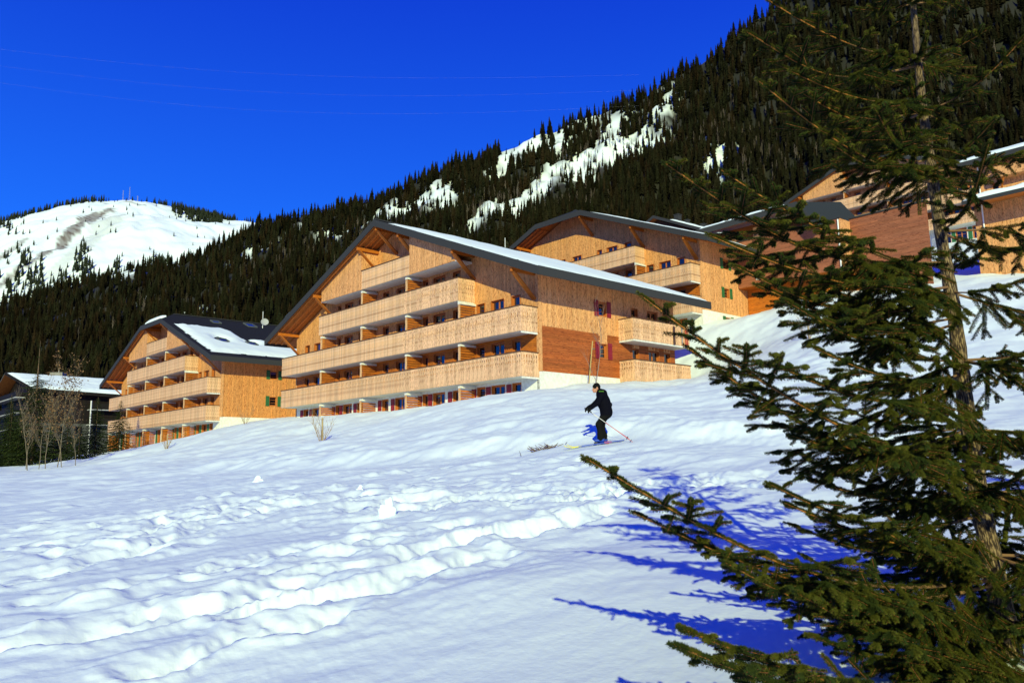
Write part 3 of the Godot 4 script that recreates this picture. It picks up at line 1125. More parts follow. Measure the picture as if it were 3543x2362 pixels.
		for zr in [-0.3, 0.25, 0.8]:
			mb = MB.new(off)
			var tu := uh if hip else RIDGE_U - sg * 0.1
			mb.beam(Vector3(ue + sg * 0.25, roof_y(ue + sg * 0.25) - 0.38, zr), Vector3(tu, roof_y(tu) - 0.38, zr), 0.1, 0.16, SOFF * 1.2)
			part(mb, "rafter", M.stain, root)
		# fascia boards along verge and eave
		mb = MB.new(off)
		var eu := uh if hip else RIDGE_U
		verge_board(mb, Vector3(ue, roof_y(ue), VERGE), Vector3(eu, roof_y(eu), VERGE), 0.5, 0.06)
		verge_board(mb, Vector3(ue, roof_y(ue), BACK), Vector3(RIDGE_U, roof_y(RIDGE_U), BACK), 0.5, 0.06)
		mb.box(Vector3(minf(ue - sg * 0.07, ue), roof_y(ue) - 0.5, VERGE - 0.06), Vector3(maxf(ue - sg * 0.07, ue), roof_y(ue) + 0.02, BACK + 0.06), DARKM, 2)
		part(mb, "fascia", M.metal, root)
		# eave soffit
		mb = MB.new(off)
		var ui := 0.0 if right else L
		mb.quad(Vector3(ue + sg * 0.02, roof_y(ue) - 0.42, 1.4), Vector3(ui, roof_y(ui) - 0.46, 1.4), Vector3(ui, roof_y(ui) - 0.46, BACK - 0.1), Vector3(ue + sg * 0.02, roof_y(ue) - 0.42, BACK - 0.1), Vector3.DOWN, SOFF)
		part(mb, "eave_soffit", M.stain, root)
	if hip:
		mb = MB.new(off)
		var hv2 := (roof_y(RIDGE_U) - hip_y) / hip_s
		var ul := (roof_y(RIDGE_U) - hip_y) / PITCH
		for lay in [0.0, -0.26]:
			mb.quad(Vector3(RIDGE_U - ul, hip_y + lay, VERGE), Vector3(RIDGE_U + ul, hip_y + lay, VERGE), Vector3(RIDGE_U, roof_y(RIDGE_U) + lay, VERGE + hv2), Vector3(RIDGE_U, roof_y(RIDGE_U) + lay, VERGE + hv2), Vector3.UP if lay == 0.0 else Vector3.DOWN, Color(0.05, 0.055, 0.065) if lay == 0.0 else SOFF)
		part(mb, "hip_slope", M.slate, root)
		mb = MB.new(off)
		verge_board(mb, Vector3(RIDGE_U - ul, hip_y, VERGE - 0.004), Vector3(RIDGE_U + ul, hip_y, VERGE - 0.004), 0.5, 0.06)
		part(mb, "hip_fascia", M.metal, root)
	mb = MB.new(off)
	var rv := VERGE + ((roof_y(RIDGE_U) - hip_y) / hip_s if hip else 0.0)
	mb.beam(Vector3(RIDGE_U, roof_y(RIDGE_U) + 0.03, rv), Vector3(RIDGE_U, roof_y(RIDGE_U) + 0.03, BACK), 0.3, 0.08, DARKM)
	part(mb, "ridge_cap", M.metal, root)
	# purlins and struts
	var sb: Array = o.get("brackets", [0.3, 6.0, 12.2, 15.0, 17.5, 24.0, 29.9])
	for a in sb:
		if hip and absf(a - RIDGE_U) < 1.0:
			continue
		var yb: float = minf(roof_y(a), hip_y + 0.3 if hip else 99.0) - 0.66
		mb = MB.new(off)
		var bc := ORANGE * 0.9
		mb.beam(Vector3(a, yb, -0.5), Vector3(a, yb, 1.42), 0.16, 0.24, bc)
		for s in [-0.085, 0.085]:
			mb.beam(Vector3(a + s, yb - 0.1, -0.35), Vector3(a + s, yb - 1.6, 1.4), 0.07, 0.18, bc, Vector3.RIGHT)
		part(mb, "roof_bracket", M.stain, root)
	return root

func verge_board(mb: MB, a: Vector3, b: Vector3, h: float, w: float) -> void:
	var d := Vector3(0, 0, -w)
	mb.hexa([a + Vector3(0, -h, 0), a + Vector3(0, -h, 0) + d, a + Vector3(0, 0.02, 0) + d, a + Vector3(0, 0.02, 0), b + Vector3(0, -h, 0), b + Vector3(0, -h, 0) + d, b + Vector3(0, 0.02, 0) + d, b + Vector3(0, 0.02, 0)], DARKM)

# plain rendered wall with rectangular openings
func board_wall_plain(mb: MB, fr: Transform3D, a0: float, a1: float, y0: float, y1: float, holes: Array, col: Color) -> void:
	var hs := holes.duplicate()
	hs.sort_custom(func(q, s): return q[0] < s[0])
	var a := a0
	for h in hs + [[a1, a1, 0, 0]]:
		if h[0] > a:
			mb_box(mb, fr, Vector3(a, y0, -0.2), Vector3(h[0], y1, 0.0), col)
		if h[1] > h[0]:
			if h[2] > y0:
				mb_box(mb, fr, Vector3(h[0], y0, -0.2), Vector3(h[1], h[2], 0.0), col)
			if h[3] < y1:
				mb_box(mb, fr, Vector3(h[0], h[3], -0.2), Vector3(h[1], y1, 0.0), col)
		a = h[1]

func build_chalets() -> void:
	var side_doors := [[10.01, 10.75, 10.04, 12.33], [11.72, 12.93, 10.04, 12.33], [13.41, 14.18, 10.04, 12.33], [10.01, 10.75, 7.52, 9.6], [11.72, 12.93, 7.52, 9.6], [13.41, 14.18, 7.52, 9.6]]
	var main := chalet("chalet", "large timber chalet with red shutters, four balcony tiers and a brown clad side wall", "timber chalets", 0, 0, 0, {"hip": false, "main": true, "shutter": Color(0.22, 0.008, 0.02), "side_clad": true, "side_doors": side_doors})
	side_balconies(main)
	roof_snow(main, Vector3(0, -BASE_Y, 0), true, func(u, v): return minf(minf(13.2 - u - 0.12 * v, (v + 0.5 - 0.02 * u) * 0.9), minf(u + 2.1, 16.0 - v)) * 0.35 + nz1.get_noise_2d(u * 0.5, v * 0.5) * 0.12, 0.22)
	roof_snow(main, Vector3(0, -BASE_Y, 0), false, func(u, v): return minf(minf(13.5 - u, (v + 0.55) * 0.9), minf(u + 2.1, 16.0 - v)) * 0.35 + nz1.get_noise_2d(u * 0.5 + 40.0, v * 0.5) * 0.12, 0.2)
	var left := chalet("chalet", "timber chalet with green shutters and a half-hipped roof, half free of snow, with roof windows", "timber chalets", 44.06, -0.31, -0.78, {"side_windows": [[6.5, 7.35, 8.72, 9.66], [6.5, 7.35, 11.46, 12.3]], "side": NAT * Color(0.95, 0.82, 0.62), "l1": NAT * Color(0.95, 0.75, 0.45), "first": "plain", "upper": "plain", "end_screen": true, "l1_upright": true})
	var back := chalet("chalet", "timber chalet with green shutters standing up the slope, plain gable wall under a half-hipped roof", "timber chalets", 5.18, 7.46, 24.38, {"loggia": false, "side_windows": [[4.8, 5.6, 8.9, 9.76], [4.8, 5.6, 11.5, 12.38]], "plinth_windows": [[4.8, 5.6, 6.8, 7.16]], "brackets": [0.3, 6.0, 12.2, 21.0, 29.9]})
	var hotel := chalet("chalet", "far timber chalet at the top of the slope, half hidden behind the near spruce", "timber chalets", -2.3, 23.8, 75.0, {})
	dress_roofs(left, back, hotel)
	build_service_wing()
	build_slope_house()
	build_roof_behind()
	build_dark_block()
	build_leaning_gear()
	antenna("mast with a small dish on the back of the big chalet's roof", WP(17.0, 19.2, 14.0), 2.4)
	antenna("mast with a dish on the ridge of the chalet with green shutters", WP(51.0, 17.9, 8.0), 1.6)
	antenna("dish on a short mast on the dark apartment house", Vector3(-88.0, 20.6, -160.0), 1.6)

func side_balconies(root: Node3D) -> void:
	# two short balconies on the side wall
	for q in [[7.22, 8.62, "spade"], [9.93, 11.35, "slot"]]:
		var b := group_node("side_balcony", root)
		var off := Vector3(0, -BASE_Y, 0)
		var dp := 1.25
		var hs: float = (q[1] - q[0] - 0.03) / 1.5
		var f_front := Transform3D(Basis(Vector3.UP, PI / 2), off + Vector3(-dp, 0, 14.75))
		boards(b, q[2], f_front, 0.0, 6.06, q[0], -1.0, 99.0, hs)
		boards(b, q[2], Transform3D(Basis(), off + Vector3(-dp, 0, 8.69)), 0.0, dp, q[0], -1.0, 99.0, hs)
		boards(b, q[2], Transform3D(Basis(Vector3.UP, PI), off + Vector3(0, 0, 14.75)), 0.0, dp, q[0], 99.0, 99.0, hs)
		var mb := MB.new(off)
		mb.box(Vector3(-dp + 0.04, q[0] - 0.1, 8.73), Vector3(-0.01, q[0] + 0.1, 14.71), WHITE, 2)
		part(mb, "slab", M.plaster, b)
		mb = MB.new(off)
		var dk := Color(0.16, 0.075, 0.04)
		mb.box(Vector3(-dp - 0.04, q[1] - 0.03, 8.65), Vector3(-dp + 0.08, q[1] + 0.03, 14.79), dk, 2)
		mb.box(Vector3(-dp + 0.08, q[1] - 0.027, 8.65), Vector3(-0.06, q[1] + 0.027, 8.77), dk, 0)
		mb.box(Vector3(-dp + 0.08, q[1] - 0.027, 14.67), Vector3(-0.06, q[1] + 0.027, 14.79), dk, 0)
		mb.box(Vector3(-dp + 0.032, q[0] + 0.32, 8.74), Vector3(-dp + 0.075, q[0] + 0.4, 14.7), RAIL, 2)
		part(mb, "handrail", M.wood, b)

# ---------------------------------------------------------------- further buildings
func frame_front(o: Vector3) -> Transform3D:
	return Transform3D(Basis(Vector3(1, 0, 0), Vector3(0, 1, 0), Vector3(0, 0, -1)), o)

func slab_roof(root: Node, called: String, q: Array, thick: float, top_col: Color, m: Material) -> void:
	var mb := MB.new()
	var d := Vector3(0, -thick, 0)
	mb.hexa([q[0] + d, q[1] + d, q[2] + d, q[3] + d, q[0], q[1], q[2], q[3]], top_col)
	part(mb, called, m, root)
	# timber boarding on the underside
	mb = MB.new()
	var e := d + Vector3(0, -0.012, 0)
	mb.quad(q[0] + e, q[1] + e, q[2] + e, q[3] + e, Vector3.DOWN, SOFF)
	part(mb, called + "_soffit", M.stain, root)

func snow_sheet(root: Node, q: Array, thick: float, sd: float, inset := 0.25) -> void:
	# rounded snow lying on a roof plane given by four corners
	var n := 26
	var mb := MB.new()
	var ps := PackedVector3Array()
	for i in n + 1:
		for j in n + 1:
			var a := float(i) / n
			var b := float(j) / n
			var p: Vector3 = (q[0] as Vector3).lerp(q[1], a).lerp((q[3] as Vector3).lerp(q[2], a), b)
			var e := minf(minf(a, 1.0 - a), minf(b, 1.0 - b))
			var h := thick * pow(clampf(e * 9.0, 0.0, 1.0), 0.45)
			ps.append(p + Vector3(0, 0.012 + h * (1.0 + 0.25 * nz1.get_noise_2d(a * 6.0 + sd, b * 6.0)), 0))
	for i in n:
		for j in n:
			var k := i * (n + 1) + j
			mb.quad(ps[k], ps[k + 1], ps[k + n + 2], ps[k + n + 1], Vector3.UP, Color.WHITE)
	part(mb, "roof_snow", M.roofsnow, root)

func build_service_wing() -> void:
	# brown clad wing between the back chalet and the slope
	var base := WP(5.12, 13.5, 31.4)
	var root := thing("service_wing", "long wing clad in weathered brown boards overhanging the snow, with a snowy low roof", "building", base, deg_to_rad(TURN))
	var o := Vector3(-5.12, -13.5, -31.4)
	var weather := Color(0.42, 0.145, 0.07)
	var ff := frame_front(o + Vector3(0, 0, 31.4))
	var mb := MB.new()
	board_wall(mb, ff, -4.6, 5.1, 17.45, func(_u): return 21.7, 0.13, false, [], weather, 0.14)
	stuff(part(mb, "clad_wall", M.stain, root))
	mb = MB.new(o)
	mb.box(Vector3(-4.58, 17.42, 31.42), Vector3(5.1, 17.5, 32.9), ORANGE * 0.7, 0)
	part(mb, "underside", M.stain, root)
	mb = MB.new()
	board_wall(mb, frame_front(o + Vector3(0, 0, 32.8)), -9.0, 5.1, 12.5, func(_u): return 17.45, 0.13, false, [], ORANGE, 0.12)
	stuff(part(mb, "recessed_wall", M.stain, root))
	mb = MB.new(o)
	mb.box(Vector3(-4.66, 17.45, 31.4), Vector3(-4.56, 21.7, 33.1), NAT, 1)
	part(mb, "end_wall", M.wood, root)
	mb = MB.new()
	board_wall(mb, frame_front(o + Vector3(0, 0, 33.1)), -10.8, -4.6, 13.0, func(_u): return 21.95, 0.13, false, [], weather * 0.95, 0.14)
	stuff(part(mb, "rear_clad_wall", M.stain, root))
	mb = MB.new(o)
	mb.box(Vector3(-10.8, 21.9, 33.0), Vector3(-4.6, 22.02, 34.0), DARKM, 0)
	mb.box(Vector3(-4.7, 21.68, 31.3), Vector3(5.1, 21.76, 32.2), DARKM, 0)
	part(mb, "coping", M.metal, root).set_meta("kind", "stuff")
	# vent
	var vent := group_node("wall_vent", root)
	mb = MB.new(o)
	mb.box(Vector3(2.73, 17.9, 31.33), Vector3(3.28, 18.53, 31.395), Color(0.62, 0.6, 0.58))
	part(mb, "frame", M.paint, vent)
	for i in 5:
		mb = MB.new(o)
		mb.box(Vector3(2.8, 17.97 + i * 0.11, 31.30), Vector3(3.21, 18.02 + i * 0.11, 31.328), Color(0.03, 0.03, 0.03), 0)
		part(mb, "louvre", M.paint, vent)
	mb = MB.new(o)
	mb.tube([Vector3(-4.5, 17.5, 31.34), Vector3(-4.5, 21.6, 31.34)], [0.06, 0.06], 8, Color(0.75, 0.76, 0.76))
	part(mb, "downpipe", M.metal, root)
	# glazed band under the roof
	mb = MB.new(o)
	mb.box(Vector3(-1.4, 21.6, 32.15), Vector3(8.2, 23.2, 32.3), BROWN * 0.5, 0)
	part(mb, "band_wall", M.stain, root)
	for q in [[-0.9, 0.8], [1.3, 3.0], [3.75, 5.3], [6.0, 7.4]]:
		glazing(root, frame_front(o + Vector3(0, 0, 32.1)), [q[0], q[1], 21.65, 22.75])
	for a in [1.0, 3.36, 5.62]:
		mb = MB.new(o)
		mb.box(Vector3(a - 0.28, 21.6, 31.9), Vector3(a + 0.28, 22.85, 32.14), NAT)
		part(mb, "post", M.wood, root)
	# low roof, its right edge folding down
	var A := o + Vector3(8.4, 23.3, 30.0)
	var B := o + Vector3(-1.7, 23.5, 30.0)
	var C := o + Vector3(-1.7, 25.2, 38.0)
	var D := o + Vector3(8.4, 25.0, 38.0)
	slab_roof(root, "roof_slope", [A, B, C, D], 0.25, Color(0.05, 0.055, 0.065), M.slate)
	var E1 := o + Vector3(-3.4, 21.25, 30.0)
	var F1 := o + Vector3(-3.4, 22.9, 38.0)
	slab_roof(root, "roof_slope", [B + Vector3(-0.01, 0, 0), E1, F1, C + Vector3(-0.01, 0, 0)], 0.25, Color(0.05, 0.055, 0.065), M.slate)
	mb = MB.new()
	verge_board(mb, A, B, 0.5, 0.07)
	verge_board(mb, B + Vector3(-0.02, 0, 0), E1, 0.5, 0.07)
	part(mb, "fascia", M.metal, root)
	snow_sheet(root, [A + Vector3(0, 0, 0.15), B + Vector3(1.4, 0, 0.15), C + Vector3(1.4, -0.1, 0), D], 0.34, 3.0)

func build_slope_house() -> void:
	# house at the top of the slope, seen through the spruce
	var base := WP(-11.9, 14.0, 40.0)
	var root := thing("slope_house", "timber house at the top of the snow slope with a snow covered canopy", "house", base, deg_to_rad(TURN))
	var o := Vector3(11.9, -14.0, -40.0)
	var mb := MB.new()
	board_wall(mb, frame_front(o + Vector3(0, 0, 40.0)), -26.0, -11.95, 13.0, func(_u): return 26.0, 0.14, true, [[-13.95, -13.5, 23.5, 24.2], [-17.4, -16.2, 23.2, 24.4]], NAT, 0.12)
	stuff(part(mb, "board_wall", M.wood, root))
	mb = MB.new(o)
	mb.box(Vector3(-12.1, 13.0, 40.0), Vector3(-11.95, 26.0, 50.0), NAT * 0.9)
	part(mb, "side_wall", M.wood, root)
	glazing(root, frame_front(o + Vector3(0, 0, 40.0)), [-13.95, -13.5, 23.5, 24.2])
	glazing(root, frame_front(o + Vector3(0, 0, 40.0)), [-17.4, -16.2, 23.2, 24.4])
	var b := group_node("bay_balcony", root)
	mb = MB.new(o)
	mb.box(Vector3(-18.5, 24.3, 39.0), Vector3(-13.95, 25.2, 39.98), NAT)
	part(mb, "front", M.wood, b)
	mb = MB.new(o)
	mb.beam(Vector3(-14.1, 23.4, 39.95), Vector3(-14.6, 24.3, 39.1), 0.12, 0.12, ORANGE)
	part(mb, "strut", M.stain, b)
	var q := [o + Vector3(-11.2, 26.1, 38.6), o + Vector3(-26.0, 26.1, 38.6), o + Vector3(-26.0, 28.3, 45.0), o + Vector3(-11.2, 28.3, 45.0)]
	slab_roof(root, "roof_slope", q, 0.25, Color(0.05, 0.055, 0.065), M.slate)
	mb = MB.new()
	verge_board(mb, q[0], q[1], 0.36, 0.07)
	part(mb, "fascia", M.metal, root)
	snow_sheet(root, q, 0.3, 8.0)
	var c := [o + Vector3(-11.9, 22.5, 37.4), o + Vector3(-26.0, 22.5, 37.4), o + Vector3(-26.0, 22.9, 39.97), o + Vector3(-11.9, 22.9, 39.97)]
	slab_roof(root, "canopy", c, 0.3, DARKM, M.metal)
	snow_sheet(root, c, 0.38, 12.0)
	mb = MB.new(o)
	mb.tube([Vector3(-12.6, 20.0, 39.9), Vector3(-12.55, 25.8, 39.9)], [0.06, 0.06], 8, Color(0.8, 0.8, 0.8))
	part(mb, "downpipe", M.metal, root)

func build_roof_behind() -> void:
	var base := WP(36.4, 24.0, 60.0)
	var root := thing("upper_house", "dark roofed house peeping over the back chalet, with two flues on its roof", "house", base, deg_to_rad(TURN))
	var o := Vector3(-36.4, -24.0, -60.0)
	var mb := MB.new(o)
	mb.hexa([Vector3(29.0, 24, 61), Vector3(43.8, 24, 61), Vector3(43.8, 24, 70), Vector3(29.0, 24, 70), Vector3(29.0, 33.5, 61), Vector3(43.8, 33.5, 61), Vector3(43.8, 33.5, 70), Vector3(29.0, 33.5, 70)], Color(0.16, 0.07, 0.03))
	mb.hexa([Vector3(29.0, 33.5, 61), Vector3(43.8, 33.5, 61), Vector3(43.8, 33.5, 70), Vector3(29.0, 33.5, 70), Vector3(36.3, 36.9, 61), Vector3(36.5, 36.9, 61), Vector3(36.5, 36.9, 70), Vector3(36.3, 36.9, 70)], Color(0.16, 0.07, 0.03))
	part(mb, "wall", M.wood, root)
	var pk := o + Vector3(36.4, 37.5, 60.0)
	var rt := o + Vector3(28.0, 33.66, 60.0)
	var lf := o + Vector3(44.8, 33.66, 60.0)
	var z := Vector3(0, 0, 10)
	slab_roof(root, "roof_slope", [pk, rt, rt + z, pk + z], 0.3, DARKM, M.slate)
	slab_roof(root, "roof_slope", [pk + Vector3(0.01, 0, 0), lf, lf + z, pk + z + Vector3(0.01, 0, 0)], 0.3, DARKM, M.slate)
	mb = MB.new()
	verge_board(mb, pk, rt, 0.42, 0.06)
	verge_board(mb, pk + Vector3(0.02, 0, 0), lf, 0.42, 0.06)
	part(mb, "fascia", M.metal, root)
	snow_sheet(root, [pk.lerp(rt, 0.32) + Vector3(0, 0, 0.1), rt.lerp(pk, 0.03) + Vector3(0, 0, 0.1), rt.lerp(pk, 0.03) + z, pk.lerp(rt, 0.32) + z], 0.28, 5.0)
	for q in [[33.9, 36.2, 0.75, 1.2], [32.2, 35.4, 0.5, 0.8], [29.6, 34.3, 0.6, 0.7]]:
		mb = MB.new(o)
		mb.box(Vector3(q[0] - q[2] / 2, q[1], 62.0), Vector3(q[0] + q[2] / 2, q[1] + q[3], 62.0 + q[2]), DARKM)
		mb.box(Vector3(q[0] - q[2] / 2 - 0.08, q[1] + q[3], 61.92), Vector3(q[0] + q[2] / 2 + 0.08, q[1] + q[3] + 0.1, 62.08 + q[2]), DARKM)
		part(mb, "flue", M.metal, root)

func antenna(label: String, at: Vector3, h: float, dish := true) -> void:
	var t := thing("roof_antenna", label, "antenna", at)
	var mb := MB.new()
	mb.tube([Vector3(0, -0.3, 0), Vector3(0, h, 0)], [0.04, 0.03], 6, Color(0.7, 0.7, 0.7))
	part(mb, "mast", M.metal, t)
	if dish:
		mb = MB.new()
		var pts := []
		for i in 6:
			var f := i / 5.0
			pts.append([0.42 * f, 0.12 * f * f])
		var ax := Vector3(0.3, 0.3, 0.9).normalized()
		var sx := ax.cross(Vector3.UP).normalized()
		var sy := sx.cross(ax)
		for i in 5:
			for j in 14:
				var q := []
				for e in [[i, j], [i + 1, j], [i + 1, j + 1], [i, j + 1]]:
					var an: float = TAU * e[1] / 14.0
					q.append(Vector3(0.25, 0.35, 0.1) + (sx * cos(an) + sy * sin(an)) * pts[e[0]][0] + ax * pts[e[0]][1])
				mb.quad(q[0], q[1], q[2], q[3], ax, Color(0.35, 0.35, 0.36))
		part(mb, "dish", M.metal, t)
		mb = MB.new()
		mb.tube([Vector3(0, 0.35, 0), Vector3(0.25, 0.35, 0.1)], [0.02, 0.02], 5, Color(0.3, 0.3, 0.3))
		part(mb, "arm", M.metal, t)

func build_dark_block() -> void:
	# dark timber apartment house in the left dip, tree shade put into its colours
	var root := thing("apartment_house", "dark timber apartment house with tree shade in its wall colour, white balcony edges and a snow covered roof", "building", Vector3(-86.2, -3.0, -147.0), 0.0)
	var o := -Vector3(-86.2, -3.0, -147.0)
	var dk := Color(0.018, 0.012, 0.010)  # dark stain, deepened to hold the shade of trees
	var D := Vector3(-86.2, 0, -147.0)
	var C := D + VD * 17.5
	var mb := MB.new(o)
	var gw := D + UD * 20.0
	# gable face, towards the left, and long side
	for i in 100:
		var a := D + UD * (i * 0.2)
		var b := D + UD * (i * 0.2 + 0.194)
		var top := minf(17.0 + i * 0.2 * 0.32, 20.2)
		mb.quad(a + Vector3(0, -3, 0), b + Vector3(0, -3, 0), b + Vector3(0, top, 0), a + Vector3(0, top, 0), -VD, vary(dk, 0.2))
	stuff(part(mb, "gable_wall", M.wood, root))
	mb = MB.new(o)
	for i in 87:
		var a := D + VD * (i * 0.2)
		var b := D + VD * (i * 0.2 + 0.194)
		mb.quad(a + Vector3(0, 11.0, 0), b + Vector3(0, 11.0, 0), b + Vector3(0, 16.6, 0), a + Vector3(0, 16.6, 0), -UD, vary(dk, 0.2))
	stuff(part(mb, "side_wall", M.wood, root))
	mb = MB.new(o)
	mb.quad(D + Vector3(0, -3, 0), C + Vector3(0, -3, 0), C + Vector3(0, 11.0, 0), D + Vector3(0, 11.0, 0), -UD, Color(0.07, 0.068, 0.065))  # concrete grey darkened to stand for tree shade
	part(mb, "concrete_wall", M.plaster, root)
	# windows of the long side
	for k in 3:
		for j in 5:
			var a := D + VD * (1.6 + j * 3.2) + Vector3(0, 3.6 + k * 2.75, 0) - UD * 0.03
			mb = MB.new(o)
			mb.quad(a, a + VD * 1.3, a + VD * 1.3 + Vector3(0, 1.4, 0), a + Vector3(0, 1.4, 0), -UD, Color(0.1, 0.1, 0.1))
			part(mb, "window", M.glass, root)
	# balconies of both faces
	for k in 5:
		var y := 4.4 + k * 2.75
		if y < 15.5:
			var b := group_node("balcony", root)
			mb = MB.new(o)
			var a := D + UD * 1.0 + Vector3(0, y, 0)
			mb.hexa([a, a + UD * 18, a + UD * 18 - VD * 1.6, a - VD * 1.6, a + Vector3(0, 0.18, 0), a + UD * 18 + Vector3(0, 0.18, 0), a + UD * 18 - VD * 1.6 + Vector3(0, 0.18, 0), a - VD * 1.6 + Vector3(0, 0.18, 0)], Color(0.42, 0.42, 0.41))
			part(mb, "slab", M.plaster, b)
			mb = MB.new(o)
			a += Vector3(0, 0.25, 0) - VD * 1.55
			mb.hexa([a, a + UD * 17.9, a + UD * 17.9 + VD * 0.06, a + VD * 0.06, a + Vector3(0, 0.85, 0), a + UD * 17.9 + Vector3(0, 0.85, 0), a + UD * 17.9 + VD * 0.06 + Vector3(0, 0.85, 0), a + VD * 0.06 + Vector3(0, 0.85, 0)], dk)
			part(mb, "railing", M.wood, b)
		if k > 1 and k < 4:
			var b2 := group_node("side_balcony", root)
			mb = MB.new(o)
			var a2 := D + VD * 10.0 + Vector3(0, y + 1.0, 0)
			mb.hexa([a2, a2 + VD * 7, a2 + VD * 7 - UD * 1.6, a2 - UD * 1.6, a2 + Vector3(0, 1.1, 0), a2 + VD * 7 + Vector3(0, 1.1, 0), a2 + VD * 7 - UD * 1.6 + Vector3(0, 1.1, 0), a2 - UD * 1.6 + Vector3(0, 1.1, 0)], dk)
			part(mb, "railing", M.wood, b2)
			mb = MB.new(o)
			a2 += Vector3(0, -0.14, 0)
			mb.hexa([a2, a2 + VD * 7.1, a2 + VD * 7.1 - UD * 1.7, a2 - UD * 1.7, a2 + Vector3(0, 0.13, 0), a2 + VD * 7.1 + Vector3(0, 0.13, 0), a2 + VD * 7.1 - UD * 1.7 + Vector3(0, 0.13, 0), a2 - UD * 1.7 + Vector3(0, 0.13, 0)], Color(0.5, 0.5, 0.49))
			part(mb, "slab", M.plaster, b2)
	for v in [10.2, 16.9]:
		mb = MB.new(o)
		var a: Vector3 = D + VD * v - UD * 1.62
		mb.tube([a + Vector3(0, -3, 0), a + Vector3(0, 15.2, 0)], [0.14, 0.14], 6, Color(0.6, 0.6, 0.58))
		part(mb, "post", M.paint, root)
	var rl := o + Vector3(-92.5, 20.4, -150.4)
	var rr := rl + VD * 19.0
	var el := o + Vector3(-84.6, 16.9, -146.0)
	var er := el + VD * 19.0 + Vector3(0, -0.6, 0)
	slab_roof(root, "roof_slope", [rl, el, er, rr], 0.3, Color(0.12, 0.11, 0.10), M.slate)
	slab_roof(root, "roof_slope", [rl + Vector3(-0.01, 0, 0), rl + UD * 10.0 + Vector3(0, -3.6, 0), rr + UD * 10.0 + Vector3(0, -3.6, 0), rr + Vector3(-0.01, 0, 0)], 0.3, Color(0.12, 0.11, 0.10), M.slate)
	snow_sheet(root, [rl.lerp(el, 0.05), el.lerp(rl, 0.04), er.lerp(rr, 0.04), rr.lerp(er, 0.07)], 0.35, 2.0)
	mb = MB.new()
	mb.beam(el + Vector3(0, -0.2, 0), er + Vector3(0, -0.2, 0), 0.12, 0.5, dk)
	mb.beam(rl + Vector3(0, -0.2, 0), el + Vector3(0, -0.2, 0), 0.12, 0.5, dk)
	part(mb, "fascia", M.wood, root)
	mb = MB.new(o)
	mb.box(Vector3(-88.6, 19.2, -159.5), Vector3(-86.2, 21.2, -158.0), Color(0.3, 0.29, 0.27))
	part(mb, "chimney", M.plaster, root)

func skylight(root: Node, u0: float, v0: float, w: float, l: float) -> void:
	# lies in the right-hand roof slope
	var s := group_node("roof_window", root)
	var off := Vector3(0, -BASE_Y, 0)
	var q := []
	for e in [[0, 0], [l, 0], [l, w], [0, w]]:
		q.append(Vector3(u0 + e[0], roof_y(u0 + e[0]), v0 + e[1]))
	var up := Vector3(-PITCH, 1, 0).normalized()
	var mb := MB.new(off)
	for i in 4:
		mb.beam(q[i] + up * 0.06, q[(i + 1) % 4] + up * 0.06, 0.09, 0.12, Color(0.10, 0.11, 0.12), up)
	part(mb, "frame", M.metal, s)
	mb = MB.new(off)
	mb.quad(q[0] + up * 0.07, q[1] + up * 0.07, q[2] + up * 0.07, q[3] + up * 0.07, up, Color.WHITE)
	part(mb, "pane", M.glass, s)

func left_mask(u: float, v: float) -> float:
	# snow left on the lower two thirds of the roof, melted round the roof windows
	var edge := 9.9 if v < 5.0 else lerpf(9.9, 6.0, clampf((v - 5.0) / 2.0, 0.0, 1.0))
	if v > 8.0:
		edge = 5.6
	var m := minf(edge - u + 0.5 * nz1.get_noise_2d(v * 0.9, 4.0), minf((v - 0.15 - maxf(u - 6.0, 0.0) * 0.05) * 1.2, u + 0.7))
	m = minf(m, 16.0 - v)
	for h in [[4.4, 3.2, 1.2, 0.75], [4.0, 6.3, 1.1, 0.75]]:
		var a: float = (u - h[0] - 0.25) / h[2]
		var b: float = (v - h[1]) / h[3]
		m = minf(m, (sqrt(a * a + b * b) - 1.0) * 1.2)
	if v > 5.6 and v < 7.4:
		m = minf(m, 5.0 + absf(v - 6.4) * 1.5 - u)
	return m * 0.5 + nz1.get_noise_2d(u * 1.1, v * 1.1) * 0.06

